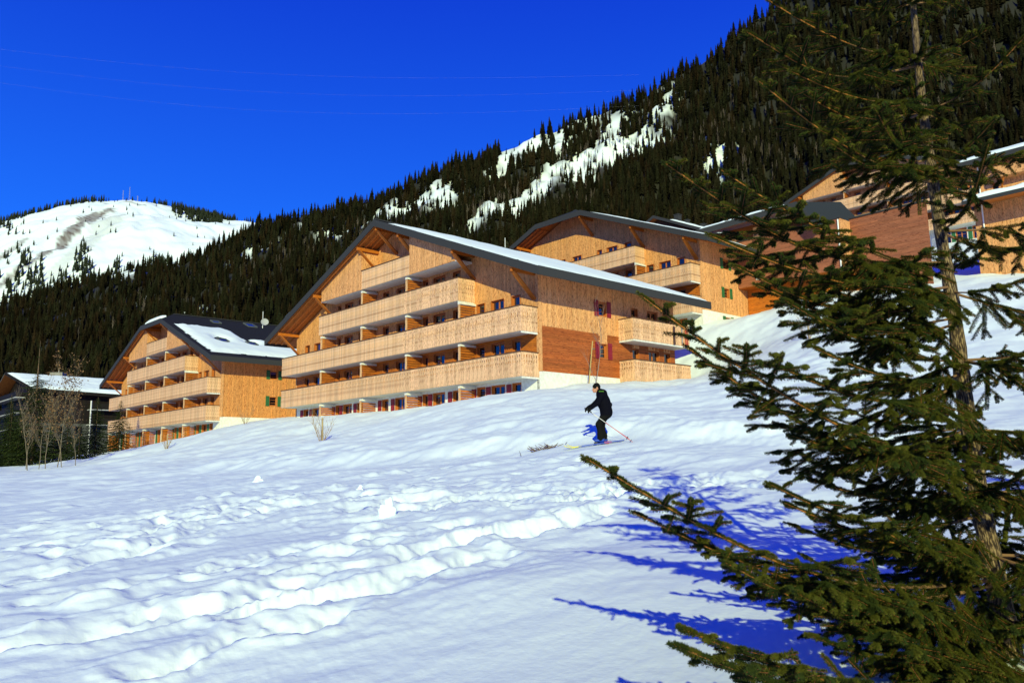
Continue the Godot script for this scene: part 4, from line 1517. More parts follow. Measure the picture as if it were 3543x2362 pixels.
func dress_roofs(left: Node3D, back: Node3D, hotel: Node3D) -> void:
	var o := Vector3(0, -BASE_Y, 0)
	roof_snow(left, o, true, left_mask, 0.24)
	roof_snow(left, o, false, func(u, v): return minf(minf(11.5 - u, (v + 0.4) * 0.9), minf(u + 2.0, 15.5 - v)) * 0.35 + nz1.get_noise_2d(u * 0.5 + 9.0, v * 0.5) * 0.1, 0.25)
	for q in [[12.57, 5.5, 0.95, 1.0], [12.6, 9.7, 1.1, 1.5], [3.75, 2.75, 0.95, 1.1], [3.5, 5.8, 0.95, 0.95]]:
		skylight(left, q[0], q[1], q[2], q[3])
	# heap on the small hip
	var mb := MB.new(o)
	var n := 14
	var ps := []
	for i in n + 1:
		for j in n + 1:
			var a := float(i) / n
			var b := float(j) / n
			var u := lerpf(14.2, 17.7, a)
			var v := lerpf(VERGE + 0.15, VERGE + 1.5, b)
			var e := minf(minf(a, 1.0 - a), minf(b, 1.0 - b))
			ps.append(Vector3(u, 18.66 + (v - VERGE) * 0.5 + 0.01 + 0.36 * pow(clampf(e * 4.0, 0, 1), 0.5), v))
	for i in n:
		for j in n:
			var k := i * (n + 1) + j
			mb.quad(ps[k], ps[k + 1], ps[k + n + 2], ps[k + n + 1], Vector3.UP, Color.WHITE)
	part(mb, "hip_snow", M.roofsnow, left)
	for r in [back, hotel]:
		roof_snow(r, o, true, func(u, v): return minf(minf(10.6 - u - 0.02 * v, (v + 0.5) * 0.9), minf(u + 2.1, 16.0 - v)) * 0.35 + nz1.get_noise_2d(u * 0.5 + 3.0, v * 0.5) * 0.1, 0.2)
		roof_snow(r, o, false, func(u, v): return minf(minf(11.0 - u, (v + 0.5) * 0.9), minf(u + 2.1, 16.0 - v)) * 0.35 + nz1.get_noise_2d(u * 0.5 + 3.0, v * 0.5) * 0.1, 0.25)

func ski_shape(l: float, w: float) -> PackedVector2Array:
	# outline seen from the front, tip up
	var p := PackedVector2Array()
	for s in [[0.0, 0.48], [0.06, 0.5], [0.3, 0.42], [0.55, 0.38], [0.8, 0.46], [0.93, 0.5], [0.975, 0.34], [1.0, 0.08]]:
		p.append(Vector2(s[1] * w, s[0] * l))
	for i in range(7, -1, -1):
		p.append(Vector2(-p[i].x, p[i].y))
	return p

func build_leaning_gear() -> void:
	# boards stood outside the upper side balcony
	var gear := [
		["snowboard", "dark brown snowboard stood against the side balcony railing", "snowboard", 12.95, 9.95, 1.25, 0.26, Color(0.075, 0.035, 0.02)],
		["ski", "narrow grey ski leaning on the side balcony railing", "ski", 13.82, 10.1, 1.12, 0.09, Color(0.22, 0.25, 0.29)],
		["ski", "orange red ski at the end of the side balcony railing", "ski", 14.24, 9.95, 1.27, 0.12, Color(0.55, 0.08, 0.03)],
		["ski", "red ski with dark edge beside the orange red one on the side balcony", "ski", 14.42, 9.92, 1.27, 0.11, Color(0.42, 0.05, 0.03)],
	]
	for g in gear:
		var at := WP(-1.33, g[4], g[3])
		var t := thing(g[0], g[1], g[2], at, deg_to_rad(TURN) + PI / 2)
		var mb := MB.new()
		mb.poly(ski_shape(g[5], g[6]), Transform3D.IDENTITY, 0.02, g[7])
		part(mb, "deck", M.paint, t)
		mb = MB.new()
		mb.box(Vector3(-g[6] * 0.3, g[5] * 0.45, -0.035), Vector3(g[6] * 0.3, g[5] * 0.56, -0.003), Color(0.03, 0.03, 0.03))
		part(mb, "binding", M.paint, t)

# leafless stem with upright twigs
func twig_tree(mb: MB, a: Vector3, d: Vector3, l: float, rad: float, lev: int, r: RandomNumberGenerator, col: Color, tips: Array) -> void:
	var p := a
	var pts := [a]
	var rr := [rad]
	var n := 4 if lev > 1 else 3
	for i in n:
		d = (d + Vector3(r.randf_range(-0.16, 0.16), 0.09, r.randf_range(-0.16, 0.16))).normalized()
		p += d * l / n
		pts.append(p)
		rr.append(rad * (1.0 - 0.8 * (i + 1) / n))
		if lev > 0:
			for k in (2 if lev > 1 else 3):
				if i == 0 and lev > 2:
					continue
				var an := r.randf() * TAU
				var s := Vector3(cos(an), r.randf_range(0.5, 1.3), sin(an)).normalized()
				twig_tree(mb, p - d * l / n * r.randf_range(0.0, 0.8), (s + d * 0.7).normalized(), l * r.randf_range(0.32, 0.52), rad * 0.42, lev - 1, r, col, tips)
	mb.tube(pts, rr, 5 if lev > 1 else 3, col, false)
	tips.append(p)

func bare_tree(called: String, label: String, at: Vector3, h: float, rad: float, sd: int, leaves := 0, group := "", lev := 3, col := Color(0.20, 0.15, 0.10)) -> Node3D:
	var r := RandomNumberGenerator.new()
	r.seed = sd
	var t := thing(called, label, "tree", at, 0.0, group)
	var mb := MB.new()
	var tips := []
	twig_tree(mb, Vector3(0, -0.2, 0), Vector3(r.randf_range(-0.08, 0.08), 1, r.randf_range(-0.05, 0.05)).normalized(), h, rad, lev, r, col, tips)
	part(mb, "trunk", M.plain, t)
	if leaves > 0:
		mb = MB.new()
		for i in leaves:
			var c: Vector3 = tips[r.randi() % tips.size()]
			if c.y < h * 0.4:
				continue
			c += Vector3(r.randfn(0, 0.12), r.randfn(0, 0.12), r.randfn(0, 0.12))
			var a := Vector3(r.randf_range(-1, 1), r.randf_range(-1, 1), r.randf_range(-1, 1)).normalized() * 0.055
			var b := a.cross(Vector3(r.randf_range(-1, 1), r.randf_range(-1, 1), r.randf_range(-1, 1))).normalized() * 0.035
			mb.quad(c - a - b, c + a - b, c + a + b, c - a + b, Vector3(0, 0, 1), vary(Color(0.16, 0.085, 0.035), 0.35))
		stuff(part(mb, "dry_leaves", M.plain, t))
	return t

func mid_spruce(label: String, at: Vector3, h: float, rad: float, sd: int, group := "", thin_top := false) -> void:
	var r := RandomNumberGenerator.new()
	r.seed = sd
	var t := thing("spruce_tree", label, "tree", at, 0.0, group)
	var mb := MB.new()
	mb.tube([Vector3(0, -0.5, 0), Vector3(0, h * 0.5, 0), Vector3(0, h, 0)], [h * 0.014, h * 0.009, 0.01], 7, Color(0.13, 0.08, 0.045), false)
	part(mb, "trunk", M.plain, t)
	mb = MB.new()
	var cnt := int(h * 26)
	for i in cnt:
		var f := pow(float(i) / cnt, 0.85)
		var y := lerpf(0.4, h * 0.985, f)
		var l := rad * (1.0 - f) * r.randf_range(0.65, 1.15) + 0.12
		if thin_top and f > 0.7:
			l *= 0.45
			if r.randf() < 0.35:
				continue
		var an := i * 2.39996 + r.randf_range(-0.3, 0.3)
		var d := Vector3(cos(an), 0, sin(an))
		var s := Vector3(-sin(an), 0, cos(an))
		var n := int(4 + l * 5)
		for k in n:
			var q := (k + 0.5) / n
			var c := Vector3(0, y, 0) + d * l * q + Vector3(0, -l * 0.35 * q + l * 0.18 * q * q, 0)
			var w := l * 0.30 * (1.0 - q * 0.6) * r.randf_range(0.6, 1.2) + 0.05
			var g := r.randf_range(0.6, 1.4)
			var col := Color(0.030 * g, 0.042 * g, 0.014 * g)
			for sg in [-1.0, 1.0]:
				var tip: Vector3 = c + s * sg * w + d * w * 0.7 + Vector3(0, -w * r.randf_range(0.1, 0.7), 0)
				var e := c + d * (l / n * 0.9) + Vector3(0, r.randf_range(-0.05, 0.03), 0)
				var b := mb.p.size()
				var nn := (tip - c).cross(e - c).normalized()
				var fl := nn.y < 0.0
				if fl:
					nn = -nn
				for v in [c, tip, e]:
					mb.p.append(v); mb.n.append(nn); mb.c.append(col); mb.t.append(Vector2.ZERO)
				mb.ix.append_array(PackedInt32Array([b, b + 1, b + 2] if fl else [b, b + 2, b + 1]))
	part(mb, "crown", M.foliage_far, t)

func at_ground(x: float, z: float, dy := 0.0) -> Vector3:
	return Vector3(x, height(x, z) + dy, z)

func build_plants() -> void:
	var r := RandomNumberGenerator.new()
	r.seed = 77
	# copse at the left edge of the snow
	mid_spruce("slender spruce with a thin bare top among the leafless trees", at_ground(-41.4, -72.0, -0.4), 11.2, 2.6, 3, "", true)
	for q in [[-47.0, -78.0, 6.5, 2.2], [-44.0, -80.0, 5.0, 2.0], [-52.0, -86.0, 8.0, 2.5], [-49.5, -74.0, 5.5, 2.2], [-56.0, -80.0, 9.0, 2.6], [-42.5, -90.0, 6.0, 2.2], [-43.5, -73.5, 5.4, 2.2], [-39.8, -74.5, 4.6, 2.0], [-37.4, -72.0, 3.6, 1.8], [-45.5, -71.0, 4.4, 2.1], [-48.5, -70.0, 5.0, 2.2], [-41.0, -82.0, 6.4, 2.3]]:
		mid_spruce("low bushy dark spruce in the copse before the apartment house", at_ground(q[0], q[1], -0.4), q[2], q[3], int(q[2] * 10), "dark spruces of the copse")
	var st := [[-35.9, -62.0, 4.6, 0.034, 0], [-35.3, -62.4, 3.9, 0.03, 80], [-34.7, -62.2, 4.4, 0.034, 160], [-34.6, -63.6, 5.6, 0.038, 420], [-34.2, -63.5, 5.2, 0.036, 350], [-33.3, -63.8, 3.9, 0.03, 160], [-36.6, -63.0, 4.0, 0.03, 120]]
	for i in st.size():
		var q: Array = st[i]
		bare_tree("leafless_tree", "pale stemmed leafless tree at the edge of the snow" if q[4] == 0 else "pale stemmed tree with a few dry brown leaves at the edge of the snow", at_ground(q[0], q[1]), q[2], q[3], 40 + i, q[4], "young trees of the copse", 3, Color(0.17, 0.13, 0.085))
	# young trees tied to stakes
	var y := WP(-1.3, 0, 4.9)
	y.y = height(y.x, y.z)
	bare_tree("sapling", "tall thin leafless sapling tied to a stake by the brown side wall", y, 4.0, 0.028, 6, 0, "", 2, Color(0.25, 0.2, 0.18))
	var stake := thing("wooden_stake", "pale wooden stake leaning by the tall thin sapling", "stake", y + Vector3(-0.35, 0, 0.1))
	var mb := MB.new()
	mb.tube([Vector3(-0.1, -0.3, 0), Vector3(0.22, 2.6, 0)], [0.04, 0.035], 7, Color(0.42, 0.30, 0.12))
	part(mb, "post", M.plain, stake)
	mb = MB.new()
	mb.beam(Vector3(0.16, 2.1, 0), Vector3(0.35, 2.15, -0.05), 0.03, 0.05, Color(0.1, 0.1, 0.1))
	part(mb, "tie", M.plain, stake)
	var sh := [[-9.07, -39.5, 1.5, "sprawling leafless shrub with ochre stems on the snow slope below the big chalet"], [-28.2, -68.0, 1.5, "small leafless shrub tied to a stake below the chalet with green shutters"], [-34.0, -75.2, 1.0, "smallest leafless shrub below the chalet with green shutters"], [-24.6, -76.5, 2.0, "reddish leafless shrub by the white plinth of the chalet with green shutters"], [18.4, -51.0, 1.9, "thin leafless shrub on the snow bank below the brown wing"]]
	for i in sh.size():
		var q: Array = sh[i]
		var t := thing("leafless_shrub", q[3], "shrub", at_ground(q[0], q[1]))
		for k in 7:
			mb = MB.new()
			var an := TAU * k / 7.0 + r.randf()
			twig_tree(mb, Vector3(cos(an) * 0.06, -0.1, sin(an) * 0.06), Vector3(cos(an) * 0.55, 1.3, sin(an) * 0.55).normalized(), q[2] * r.randf_range(0.6, 1.0), 0.016, 1, r, Color(0.36, 0.22, 0.08) if i < 2 else Color(0.3, 0.19, 0.11), [])
			part(mb, "stem", M.plain, t)
		if i == 0 or i == 1 or i == 4:
			mb = MB.new()
			mb.tube([Vector3(0.05, -0.2, 0), Vector3(0.03, q[2] * 0.75, 0)], [0.05, 0.045], 7, Color(0.36, 0.26, 0.13))
			part(mb, "stake", M.plain, t)
	# snow cone and clods thrown up beside the tracks
	for q in [[-2.1, -14.2, 0.26, 0.36, "pointed little heap of snow beside the trodden track"], [-7.25, -23.8, 0.26, 0.20, "clod of snow lying by the groomed run"], [-3.34, -18.3, 0.13, 0.16, "small upright clod of snow between the tracks"]]:
		var t := thing("snow_heap", q[4], "snow heap", at_ground(q[0], q[1], -0.05))
		mb = MB.new()
		var lumps := []
		for k in 9:
			var an := r.randf() * TAU
			var f := r.randf()
			var c := Vector3(cos(an) * q[2] * 0.7 * (1.0 - f), q[3] * f * 0.7, sin(an) * q[2] * 0.5 * (1.0 - f))
			lumps.append([c, c + Vector3(r.randf_range(-0.06, 0.06), 0.03, 0), q[2] * (0.34 - 0.18 * f), q[2] * 0.14])
		lumps.append([Vector3(0, 0, 0), Vector3(0.02, q[3] * 0.85, 0), q[2] * 0.55, q[2] * 0.12])
		net(mb, lumps, q[2] * 0.07, q[2] * 0.12, func(_p, _g): return Color.WHITE)
		part(mb, "heap", M.roofsnow, t)
	# bare earth showing through
	for q in [[0.9, -24.1, 0.5, "patch of dry twigs and earth by the groomed run"], [13.4, -57.5, 1.5, "streak of bare brown earth under the snow beside the side balcony"]]:
		var t := thing("bare_earth", q[3], "earth", at_ground(q[0], q[1]))
		mb = MB.new()
		for k in 40:
			var a := Vector3(r.randfn(0, 0.45) * q[2], 0, r.randfn(0, 0.25) * q[2])
			a.y = height(q[0] + a.x, q[1] + a.z) - t.position.y + 0.01
			mb.tube([a, a + Vector3(r.randf_range(-0.25, 0.25), r.randf_range(0.02, 0.14), r.randf_range(-0.15, 0.15))], [0.02 * q[2], 0.006], 4, vary(Color(0.14, 0.08, 0.035), 0.4), true)
		stuff(part(mb, "twigs", M.plain, t))

func build_lift() -> void:
	var base := Vector3(-557.0, 162.0, -1000.0)
	# stands on the forest slope
	var t := thing("lift_pylon", "grey ski lift pylon rising from the forest on the left", "pylon", base)
	var mb := MB.new()
	mb.tube([Vector3(0, -8, 0), Vector3(0.2, 15, 0)], [0.9, 0.6], 8, Color(0.4, 0.4, 0.4))
	part(mb, "mast", M.metal, t)
	mb = MB.new()
	mb.beam(Vector3(-5, 14.6, 0), Vector3(5, 14.6, 0), 0.9, 0.7, Color(0.42, 0.42, 0.42))
	part(mb, "cross_arm", M.metal, t)
	for s in [-4.4, 4.4]:
		mb = MB.new()
		mb.box(Vector3(s - 0.8, 15.0, -2.5), Vector3(s + 0.8, 16.4, 2.5), Color(0.4, 0.4, 0.4))
		part(mb, "sheave_train", M.metal, t)
	# cables high across the sky
	for i in 3:
		var c := MB.new()
		var pts := []
		var rad := []
		for k in 25:
			var f := k / 24.0
			pts.append(Vector3(lerpf(-190.0, 40.0, f), lerpf(137.0, 121.0, f) - i * 5.0 - 10.0 * sin(f * PI) * (0.6 + 0.1 * i), -240.0))
			rad.append(0.0045)
		c.tube(pts, rad, 4, Color(0.5, 0.5, 0.5), false)
		var o := part(c, "overhead_cable", M.metal, self)
		tag(o, "thin overhead cable strung high across the blue sky", "cable", "overhead cables")

# ---------------------------------------------------------------- skier
func cap_d(p: Vector3, b: Array) -> float:
	var a: Vector3 = b[0]
	var ab: Vector3 = b[1] - a
	var t := clampf((p - a).dot(ab) / maxf(ab.length_squared(), 1e-9), 0.0, 1.0)
	return (p - (a + ab * t)).length() - lerpf(b[2], b[3], t)

func field(p: Vector3, bones: Array, k: float) -> float:
	var d := 1e9
	for b in bones:
		var e := cap_d(p, b)
		var h := maxf(k - absf(d - e), 0.0) / k
		d = minf(d, e) - h * h * k * 0.25
	return d

func net(mb: MB, bones: Array, cell: float, k: float, colour: Callable) -> void:
	# surface nets over the box round the bones
	var lo := Vector3(1e9, 1e9, 1e9)
	var hi := -lo
	for b in bones:
		var r: float = maxf(b[2], b[3]) + cell * 2.0
		lo = lo.min(b[0] - Vector3(r, r, r)).min(b[1] - Vector3(r, r, r))
		hi = hi.max(b[0] + Vector3(r, r, r)).max(b[1] + Vector3(r, r, r))
	var n := Vector3i(((hi - lo) / cell).ceil()) + Vector3i.ONE
	var f := PackedFloat32Array()
	f.resize(n.x * n.y * n.z)
	f.fill(1.0)
	# visit only the cells near each bone
	for b in bones:
		var r: float = maxf(b[2], b[3]) + cell * 1.6 + k * 0.3
		var l2: Vector3 = (b[0] as Vector3).min(b[1]) - Vector3(r, r, r)
		var h2: Vector3 = (b[0] as Vector3).max(b[1]) + Vector3(r, r, r)
		var i0 := Vector3i(((l2 - lo) / cell).floor()).clamp(Vector3i.ZERO, n - Vector3i.ONE)
		var i1 := Vector3i(((h2 - lo) / cell).ceil()).clamp(Vector3i.ZERO, n - Vector3i.ONE)
		for z in range(i0.z, i1.z + 1):
			for y in range(i0.y, i1.y + 1):
				for x in range(i0.x, i1.x + 1):
					var q := (z * n.y + y) * n.x + x
					if f[q] == 1.0:
						f[q] = minf(field(lo + Vector3(x, y, z) * cell, bones, k), 0.999)
	var vid := {}
	var st := [1, n.x, n.x * n.y]
	for z in n.z - 1:
		for y in n.y - 1:
			for x in n.x - 1:
				var q := (z * n.y + y) * n.x + x
				var inside := 0
				for c in 8:
					if f[q + (c & 1) + ((c >> 1) & 1) * st[1] + ((c >> 2) & 1) * st[2]] < 0.0:
						inside += 1
				if inside == 0 or inside == 8:
					continue
				var s := Vector3.ZERO
				var cnt := 0
				for e in [[0, 1], [2, 3], [4, 5], [6, 7], [0, 2], [1, 3], [4, 6], [5, 7], [0, 4], [1, 5], [2, 6], [3, 7]]:
					var c0: int = e[0]
					var c1: int = e[1]
					var f0 := f[q + (c0 & 1) + ((c0 >> 1) & 1) * st[1] + ((c0 >> 2) & 1) * st[2]]
					var f1 := f[q + (c1 & 1) + ((c1 >> 1) & 1) * st[1] + ((c1 >> 2) & 1) * st[2]]
					if (f0 < 0.0) != (f1 < 0.0):
						var t := f0 / (f0 - f1)
						s += Vector3(c0 & 1, (c0 >> 1) & 1, (c0 >> 2) & 1).lerp(Vector3(c1 & 1, (c1 >> 1) & 1, (c1 >> 2) & 1), t)
						cnt += 1
				var p := lo + (Vector3(x, y, z) + s / cnt) * cell
				var g := Vector3(field(p + Vector3(0.004, 0, 0), bones, k) - field(p - Vector3(0.004, 0, 0), bones, k), field(p + Vector3(0, 0.004, 0), bones, k) - field(p - Vector3(0, 0.004, 0), bones, k), field(p + Vector3(0, 0, 0.004), bones, k) - field(p - Vector3(0, 0, 0.004), bones, k)).normalized()
				vid[q] = mb.p.size()
				mb.p.append(p + mb.off); mb.n.append(g); mb.c.append(colour.call(p, g)); mb.t.append(Vector2(p.x, p.y))
	for z in range(1, n.z - 1):
		for y in range(1, n.y - 1):
			for x in range(1, n.x - 1):
				var q := (z * n.y + y) * n.x + x
				for ax in 3:
					var q2: int = q + st[ax]
					if (f[q] < 0.0) == (f[q2] < 0.0):
						continue
					var u: int = st[(ax + 1) % 3]
					var v: int = st[(ax + 2) % 3]
					var a: int = vid.get(q - u - v, -1)
					var b: int = vid.get(q - v, -1)
					var c: int = vid.get(q, -1)
					var d: int = vid.get(q - u, -1)
					if a < 0 or b < 0 or c < 0 or d < 0:
						continue
					if f[q] < 0.0:
						mb.ix.append_array(PackedInt32Array([a, c, b, a, d, c]))
					else:
						mb.ix.append_array(PackedInt32Array([a, b, c, a, c, d]))

func build_skier() -> void:
	# faces along -x, knees bent, leaning over the boots
	var at := Vector3(2.42, 0, -23.13)
	at.y = height(at.x, at.z) + 0.045
	var t := thing("person", "skier in black jacket, trousers and beanie gliding with a red pole", "person", at, 0.0)
	var V := func(x: float, y: float, z: float) -> Vector3: return Vector3(x, y, z)
	var sk := 0.07
	var black := Color(0.007, 0.007, 0.009)
	var body := []
	# trunk: pelvis, belly, chest, collar
	body.append([V.call(0.17, 0.86, -0.06), V.call(0.17, 0.86, 0.06), 0.15, 0.15])
	body.append([V.call(0.17, 0.92, 0), V.call(0.11, 1.14, 0), 0.165, 0.175])
	body.append([V.call(0.11, 1.10, 0), V.call(0.06, 1.32, 0), 0.175, 0.155])
	body.append([V.call(0.06, 1.32, -0.13), V.call(0.06, 1.32, 0.13), 0.085, 0.085])
	body.append([V.call(0.05, 1.36, 0), V.call(-0.02, 1.45, 0), 0.085, 0.07])
	# hood at the back of the neck
	body.append([V.call(0.12, 1.38, -0.05), V.call(0.12, 1.38, 0.05), 0.075, 0.075])
	# hem of the jacket
	body.append([V.call(0.19, 0.80, -0.07), V.call(0.19, 0.80, 0.07), 0.14, 0.14])
	for s in [-1.0, 1.0]:
		var fw: float = -0.05 if s > 0 else 0.05
		body.append([V.call(0.16, 0.82, s * 0.09), V.call(0.0 + fw, 0.50, s * 0.11), 0.112, 0.082])
		body.append([V.call(0.0 + fw, 0.50, s * 0.11), V.call(0.05 + fw, 0.16, s * 0.11), 0.08, 0.085])
		body.append([V.call(0.05 + fw, 0.2, s * 0.11), V.call(0.03 + fw, 0.12, s * 0.11), 0.085, 0.08])
	# arms: near one reaches forward and down
	body.append([V.call(0.05, 1.32, 0.17), V.call(-0.08, 1.08, 0.24), 0.075, 0.062])
	body.append([V.call(-0.08, 1.08, 0.24), V.call(-0.26, 0.94, 0.22), 0.06, 0.047])
	body.append([V.call(0.05, 1.32, -0.17), V.call(-0.10, 1.10, -0.25), 0.075, 0.062])
	body.append([V.call(-0.10, 1.10, -0.25), V.call(-0.30, 1.00, -0.22), 0.06, 0.047])
	var mb := MB.new()
	net(mb, body, 0.022, sk, func(p: Vector3, _g): return Color(0.10, 0.26, 0.03) if p.y > 1.395 and p.y < 1.425 and p.x > -0.03 and p.x < 0.1 else (black if p.y > 0.74 else Color(0.008, 0.008, 0.009)))
	# head, looking down the run
	var hc := Vector3(-0.09, 1.50, 0)
	var head := [[hc + Vector3(0.01, 0.035, 0), hc + Vector3(0.03, 0.035, 0), 0.088, 0.088], [hc + Vector3(-0.02, -0.03, 0), hc + Vector3(-0.055, -0.075, 0), 0.068, 0.04], [hc + Vector3(-0.085, -0.005, 0), hc + Vector3(-0.108, -0.032, 0), 0.010, 0.014],
		[hc + Vector3(-0.075, -0.062, -0.018), hc + Vector3(-0.075, -0.062, 0.018), 0.016, 0.016], [hc + Vector3(-0.068, 0.018, -0.035), hc + Vector3(-0.068, 0.018, 0.035), 0.02, 0.02], [hc + Vector3(0.02, -0.015, 0.085), hc + Vector3(0.02, 0.02, 0.088), 0.018, 0.02], [hc + Vector3(0.02, -0.015, -0.085), hc + Vector3(0.02, 0.02, -0.088), 0.018, 0.02], [hc + Vector3(0.03, -0.05, 0), hc + Vector3(0.06, -0.12, 0), 0.055, 0.06]]
	net(mb, head, 0.0075, 0.02, func(p: Vector3, _g): 
		var q := p - hc
		if absf(q.y - 0.004) < 0.007 and absf(absf(q.z) - 0.032) < 0.014 and q.x < -0.06:
			return Color(0.04, 0.025, 0.02)
		if q.y < -0.052 and q.y > -0.064 and q.x < -0.06:
			return Color(0.35, 0.10, 0.08)
		return Color(0.56, 0.27, 0.17))
	# gloved hands closed round the grips
	for s in [1.0, -1.0]:
		var w: Vector3 = V.call(-0.26, 0.94, 0.22) if s > 0 else V.call(-0.30, 1.00, -0.22)
		var d := Vector3(-0.75, -0.62, 0.0).normalized()
		var palm := w + d * 0.075
		var hand := [[w, palm, 0.04, 0.042], [palm + Vector3(0, 0, -0.028), palm + Vector3(0, 0, 0.028), 0.03, 0.03]]
		var down := Vector3(0.25, -0.95, 0).normalized()
		for k in 4:
			var z := -0.034 + 0.0225 * k
			var l: float = [0.030, 0.036, 0.034, 0.026][k]
			var a := palm + d * 0.025 + Vector3(0, 0, z)
			var b := a + (d * 0.55 + down * 0.5).normalized() * l
			var c := b + down * l * 0.8
			var e := c - d * l * 0.75
			hand.append([a, b, 0.0115, 0.011]); hand.append([b, c, 0.011, 0.0105]); hand.append([c, e, 0.0105, 0.009])
		var th := palm + Vector3(0, 0.02, -0.035 * s)
		hand.append([th, th + (d * 0.6 + down * 0.4) * 0.035, 0.013, 0.0115])
		hand.append([th + (d * 0.6 + down * 0.4) * 0.035, th + (d * 0.35 + down) * 0.05, 0.0115, 0.0095])
		net(mb, hand, 0.0065, 0.012, func(_p, _g): return Color(0.008, 0.008, 0.009))
	part(mb, "body", M.cloth, t)
	# beanie
	mb = MB.new()
	var cap := [[hc + Vector3(0.0, 0.05, 0), hc + Vector3(0.03, 0.05, 0), 0.096, 0.096], [hc + Vector3(0.0, 0.09, 0), hc + Vector3(0.03, 0.105, 0), 0.07, 0.06]]
	for k in 12:
		var an := TAU * k / 12.0
		cap.append([hc + Vector3(0.015 + cos(an) * 0.082, 0.022 + 0.012 * cos(an) * -1.0, sin(an) * 0.082), hc + Vector3(0.015 + cos(an) * 0.08, 0.045, sin(an) * 0.08), 0.018, 0.018])
	net(mb, cap, 0.009, 0.015, func(_p, _g): return Color(0.008, 0.008, 0.01))
	part(mb, "beanie", M.cloth, t)
	# belt bag
	mb = MB.new()
	net(mb, [[V.call(0.28, 1.02, -0.06), V.call(0.28, 1.02, 0.06), 0.055, 0.055], [V.call(0.29, 1.06, -0.05), V.call(0.29, 1.06, 0.05), 0.05, 0.05]], 0.014, 0.03, func(_p, _g): return Color(0.01, 0.01, 0.012))
	part(mb, "belt_bag", M.cloth, t)
	# boots
	for s in [-1.0, 1.0]:
		var fw: float = -0.05 if s > 0 else 0.05
		mb = MB.new()
		net(mb, [[V.call(0.07 + fw, 0.24, s * 0.11), V.call(0.09 + fw, 0.08, s * 0.11), 0.062, 0.06], [V.call(0.10 + fw, 0.075, s * 0.11), V.call(-0.10 + fw, 0.062, s * 0.11), 0.05, 0.045]], 0.012, 0.03, func(p: Vector3, _g): return Color(0.01, 0.05, 0.36) if p.y < 0.1 else Color(0.012, 0.012, 0.02))
		part(mb, "boot", M.paint, t)
	# skis follow the fall of the run
	for s in [-1.0, 1.0]:
		var fw: float = -0.05 if s > 0 else 0.05
		var ski := thing("ski", "blue ski with a yellow tip under the skier's near boot" if s > 0 else "blue ski under the skier's far boot", "ski", at + Vector3(fw, 0.0, s * 0.11))
		var x0 := -0.98
		var x1 := 0.62
		var seg := 20
		var top := []
		for i in seg + 1:
			var f := float(i) / seg
			var x := lerpf(x0, x1, f)
			var gy := height(at.x + fw + x, at.z + s * 0.11) - at.y
			var y := lerpf(gy, lerpf(height(at.x + fw + x0, at.z) - at.y, height(at.x + fw + x1, at.z) - at.y, f), 0.8)
			y = y + 0.035 + (0.09 * pow(clampf(1.0 - f * 7.0, 0.0, 1.0), 1.6))
			var w := 0.038 + 0.014 * pow(absf(f - 0.5) * 2.0, 2.0)
			if f < 0.08:
				w *= 0.35 + f * 8.0
			top.append([Vector3(x, y, 0), w])
		var m2 := MB.new()
		for i in seg:
			var a: Vector3 = top[i][0]
			var b: Vector3 = top[i + 1][0]
			var wa := Vector3(0, 0, top[i][1])
			var wb := Vector3(0, 0, top[i + 1][1])
			var h := Vector3(0, 0.018, 0)
			var col := Color(0.62, 0.55, 0.04) if i < 5 else Color(0.015, 0.06, 0.42)
			m2.hexa([a - wa, a + wa, a + wa + h, a - wa + h, b - wb, b + wb, b + wb + h, b - wb + h], col, Vector2.ZERO, 0)
		part(m2, "ski_board", M.paint, ski)
		m2 = MB.new()
		var by: float = top[12][0].y
		m2.box(Vector3(-0.15, by + 0.012, -0.035), Vector3(-0.06, by + 0.05, 0.035), Color(0.02, 0.02, 0.02), 0)
		part(m2, "toe_piece", M.paint, ski)
		m2 = MB.new()
		m2.box(Vector3(0.13, by + 0.012, -0.035), Vector3(0.26, by + 0.06, 0.035), Color(0.35, 0.02, 0.02), 0)
		part(m2, "heel_piece", M.paint, ski)
	# poles trail behind
	for s in [1.0, -1.0]:
		var g: Vector3 = V.call(-0.335, 0.885, 0.22) if s > 0 else V.call(-0.37, 0.945, -0.22)
		var e := Vector3(0.86, 0.0, 0.34 * s)
		e.y = height(at.x + e.x, at.z + e.z) - at.y - 0.02
		var pole := thing("ski_pole", "red and white ski pole in the skier's near hand" if s > 0 else "ski pole in the skier's far hand", "ski pole", at)
		var d := (e - g).normalized()
		mb = MB.new()
		mb.tube([g - d * 0.05, g + d * 0.10], [0.017, 0.016], 8, Color(0.012, 0.012, 0.014))
		part(mb, "grip", M.paint, pole)
		mb = MB.new()
		mb.tube([g + d * 0.10, g.lerp(e, 0.38)], [0.009, 0.009], 6, Color(0.65, 0.62, 0.62))
		part(mb, "upper_shaft", M.paint, pole)
		mb = MB.new()
		mb.tube([g.lerp(e, 0.38), e], [0.009, 0.006], 6, Color(0.5, 0.03, 0.04))
		part(mb, "lower_shaft", M.paint, pole)
		mb = MB.new()
		mb.tube([g.lerp(e, 0.93), g.lerp(e, 0.94)], [0.04, 0.045], 10, Color(0.05, 0.05, 0.05))
		part(mb, "basket", M.paint, pole)

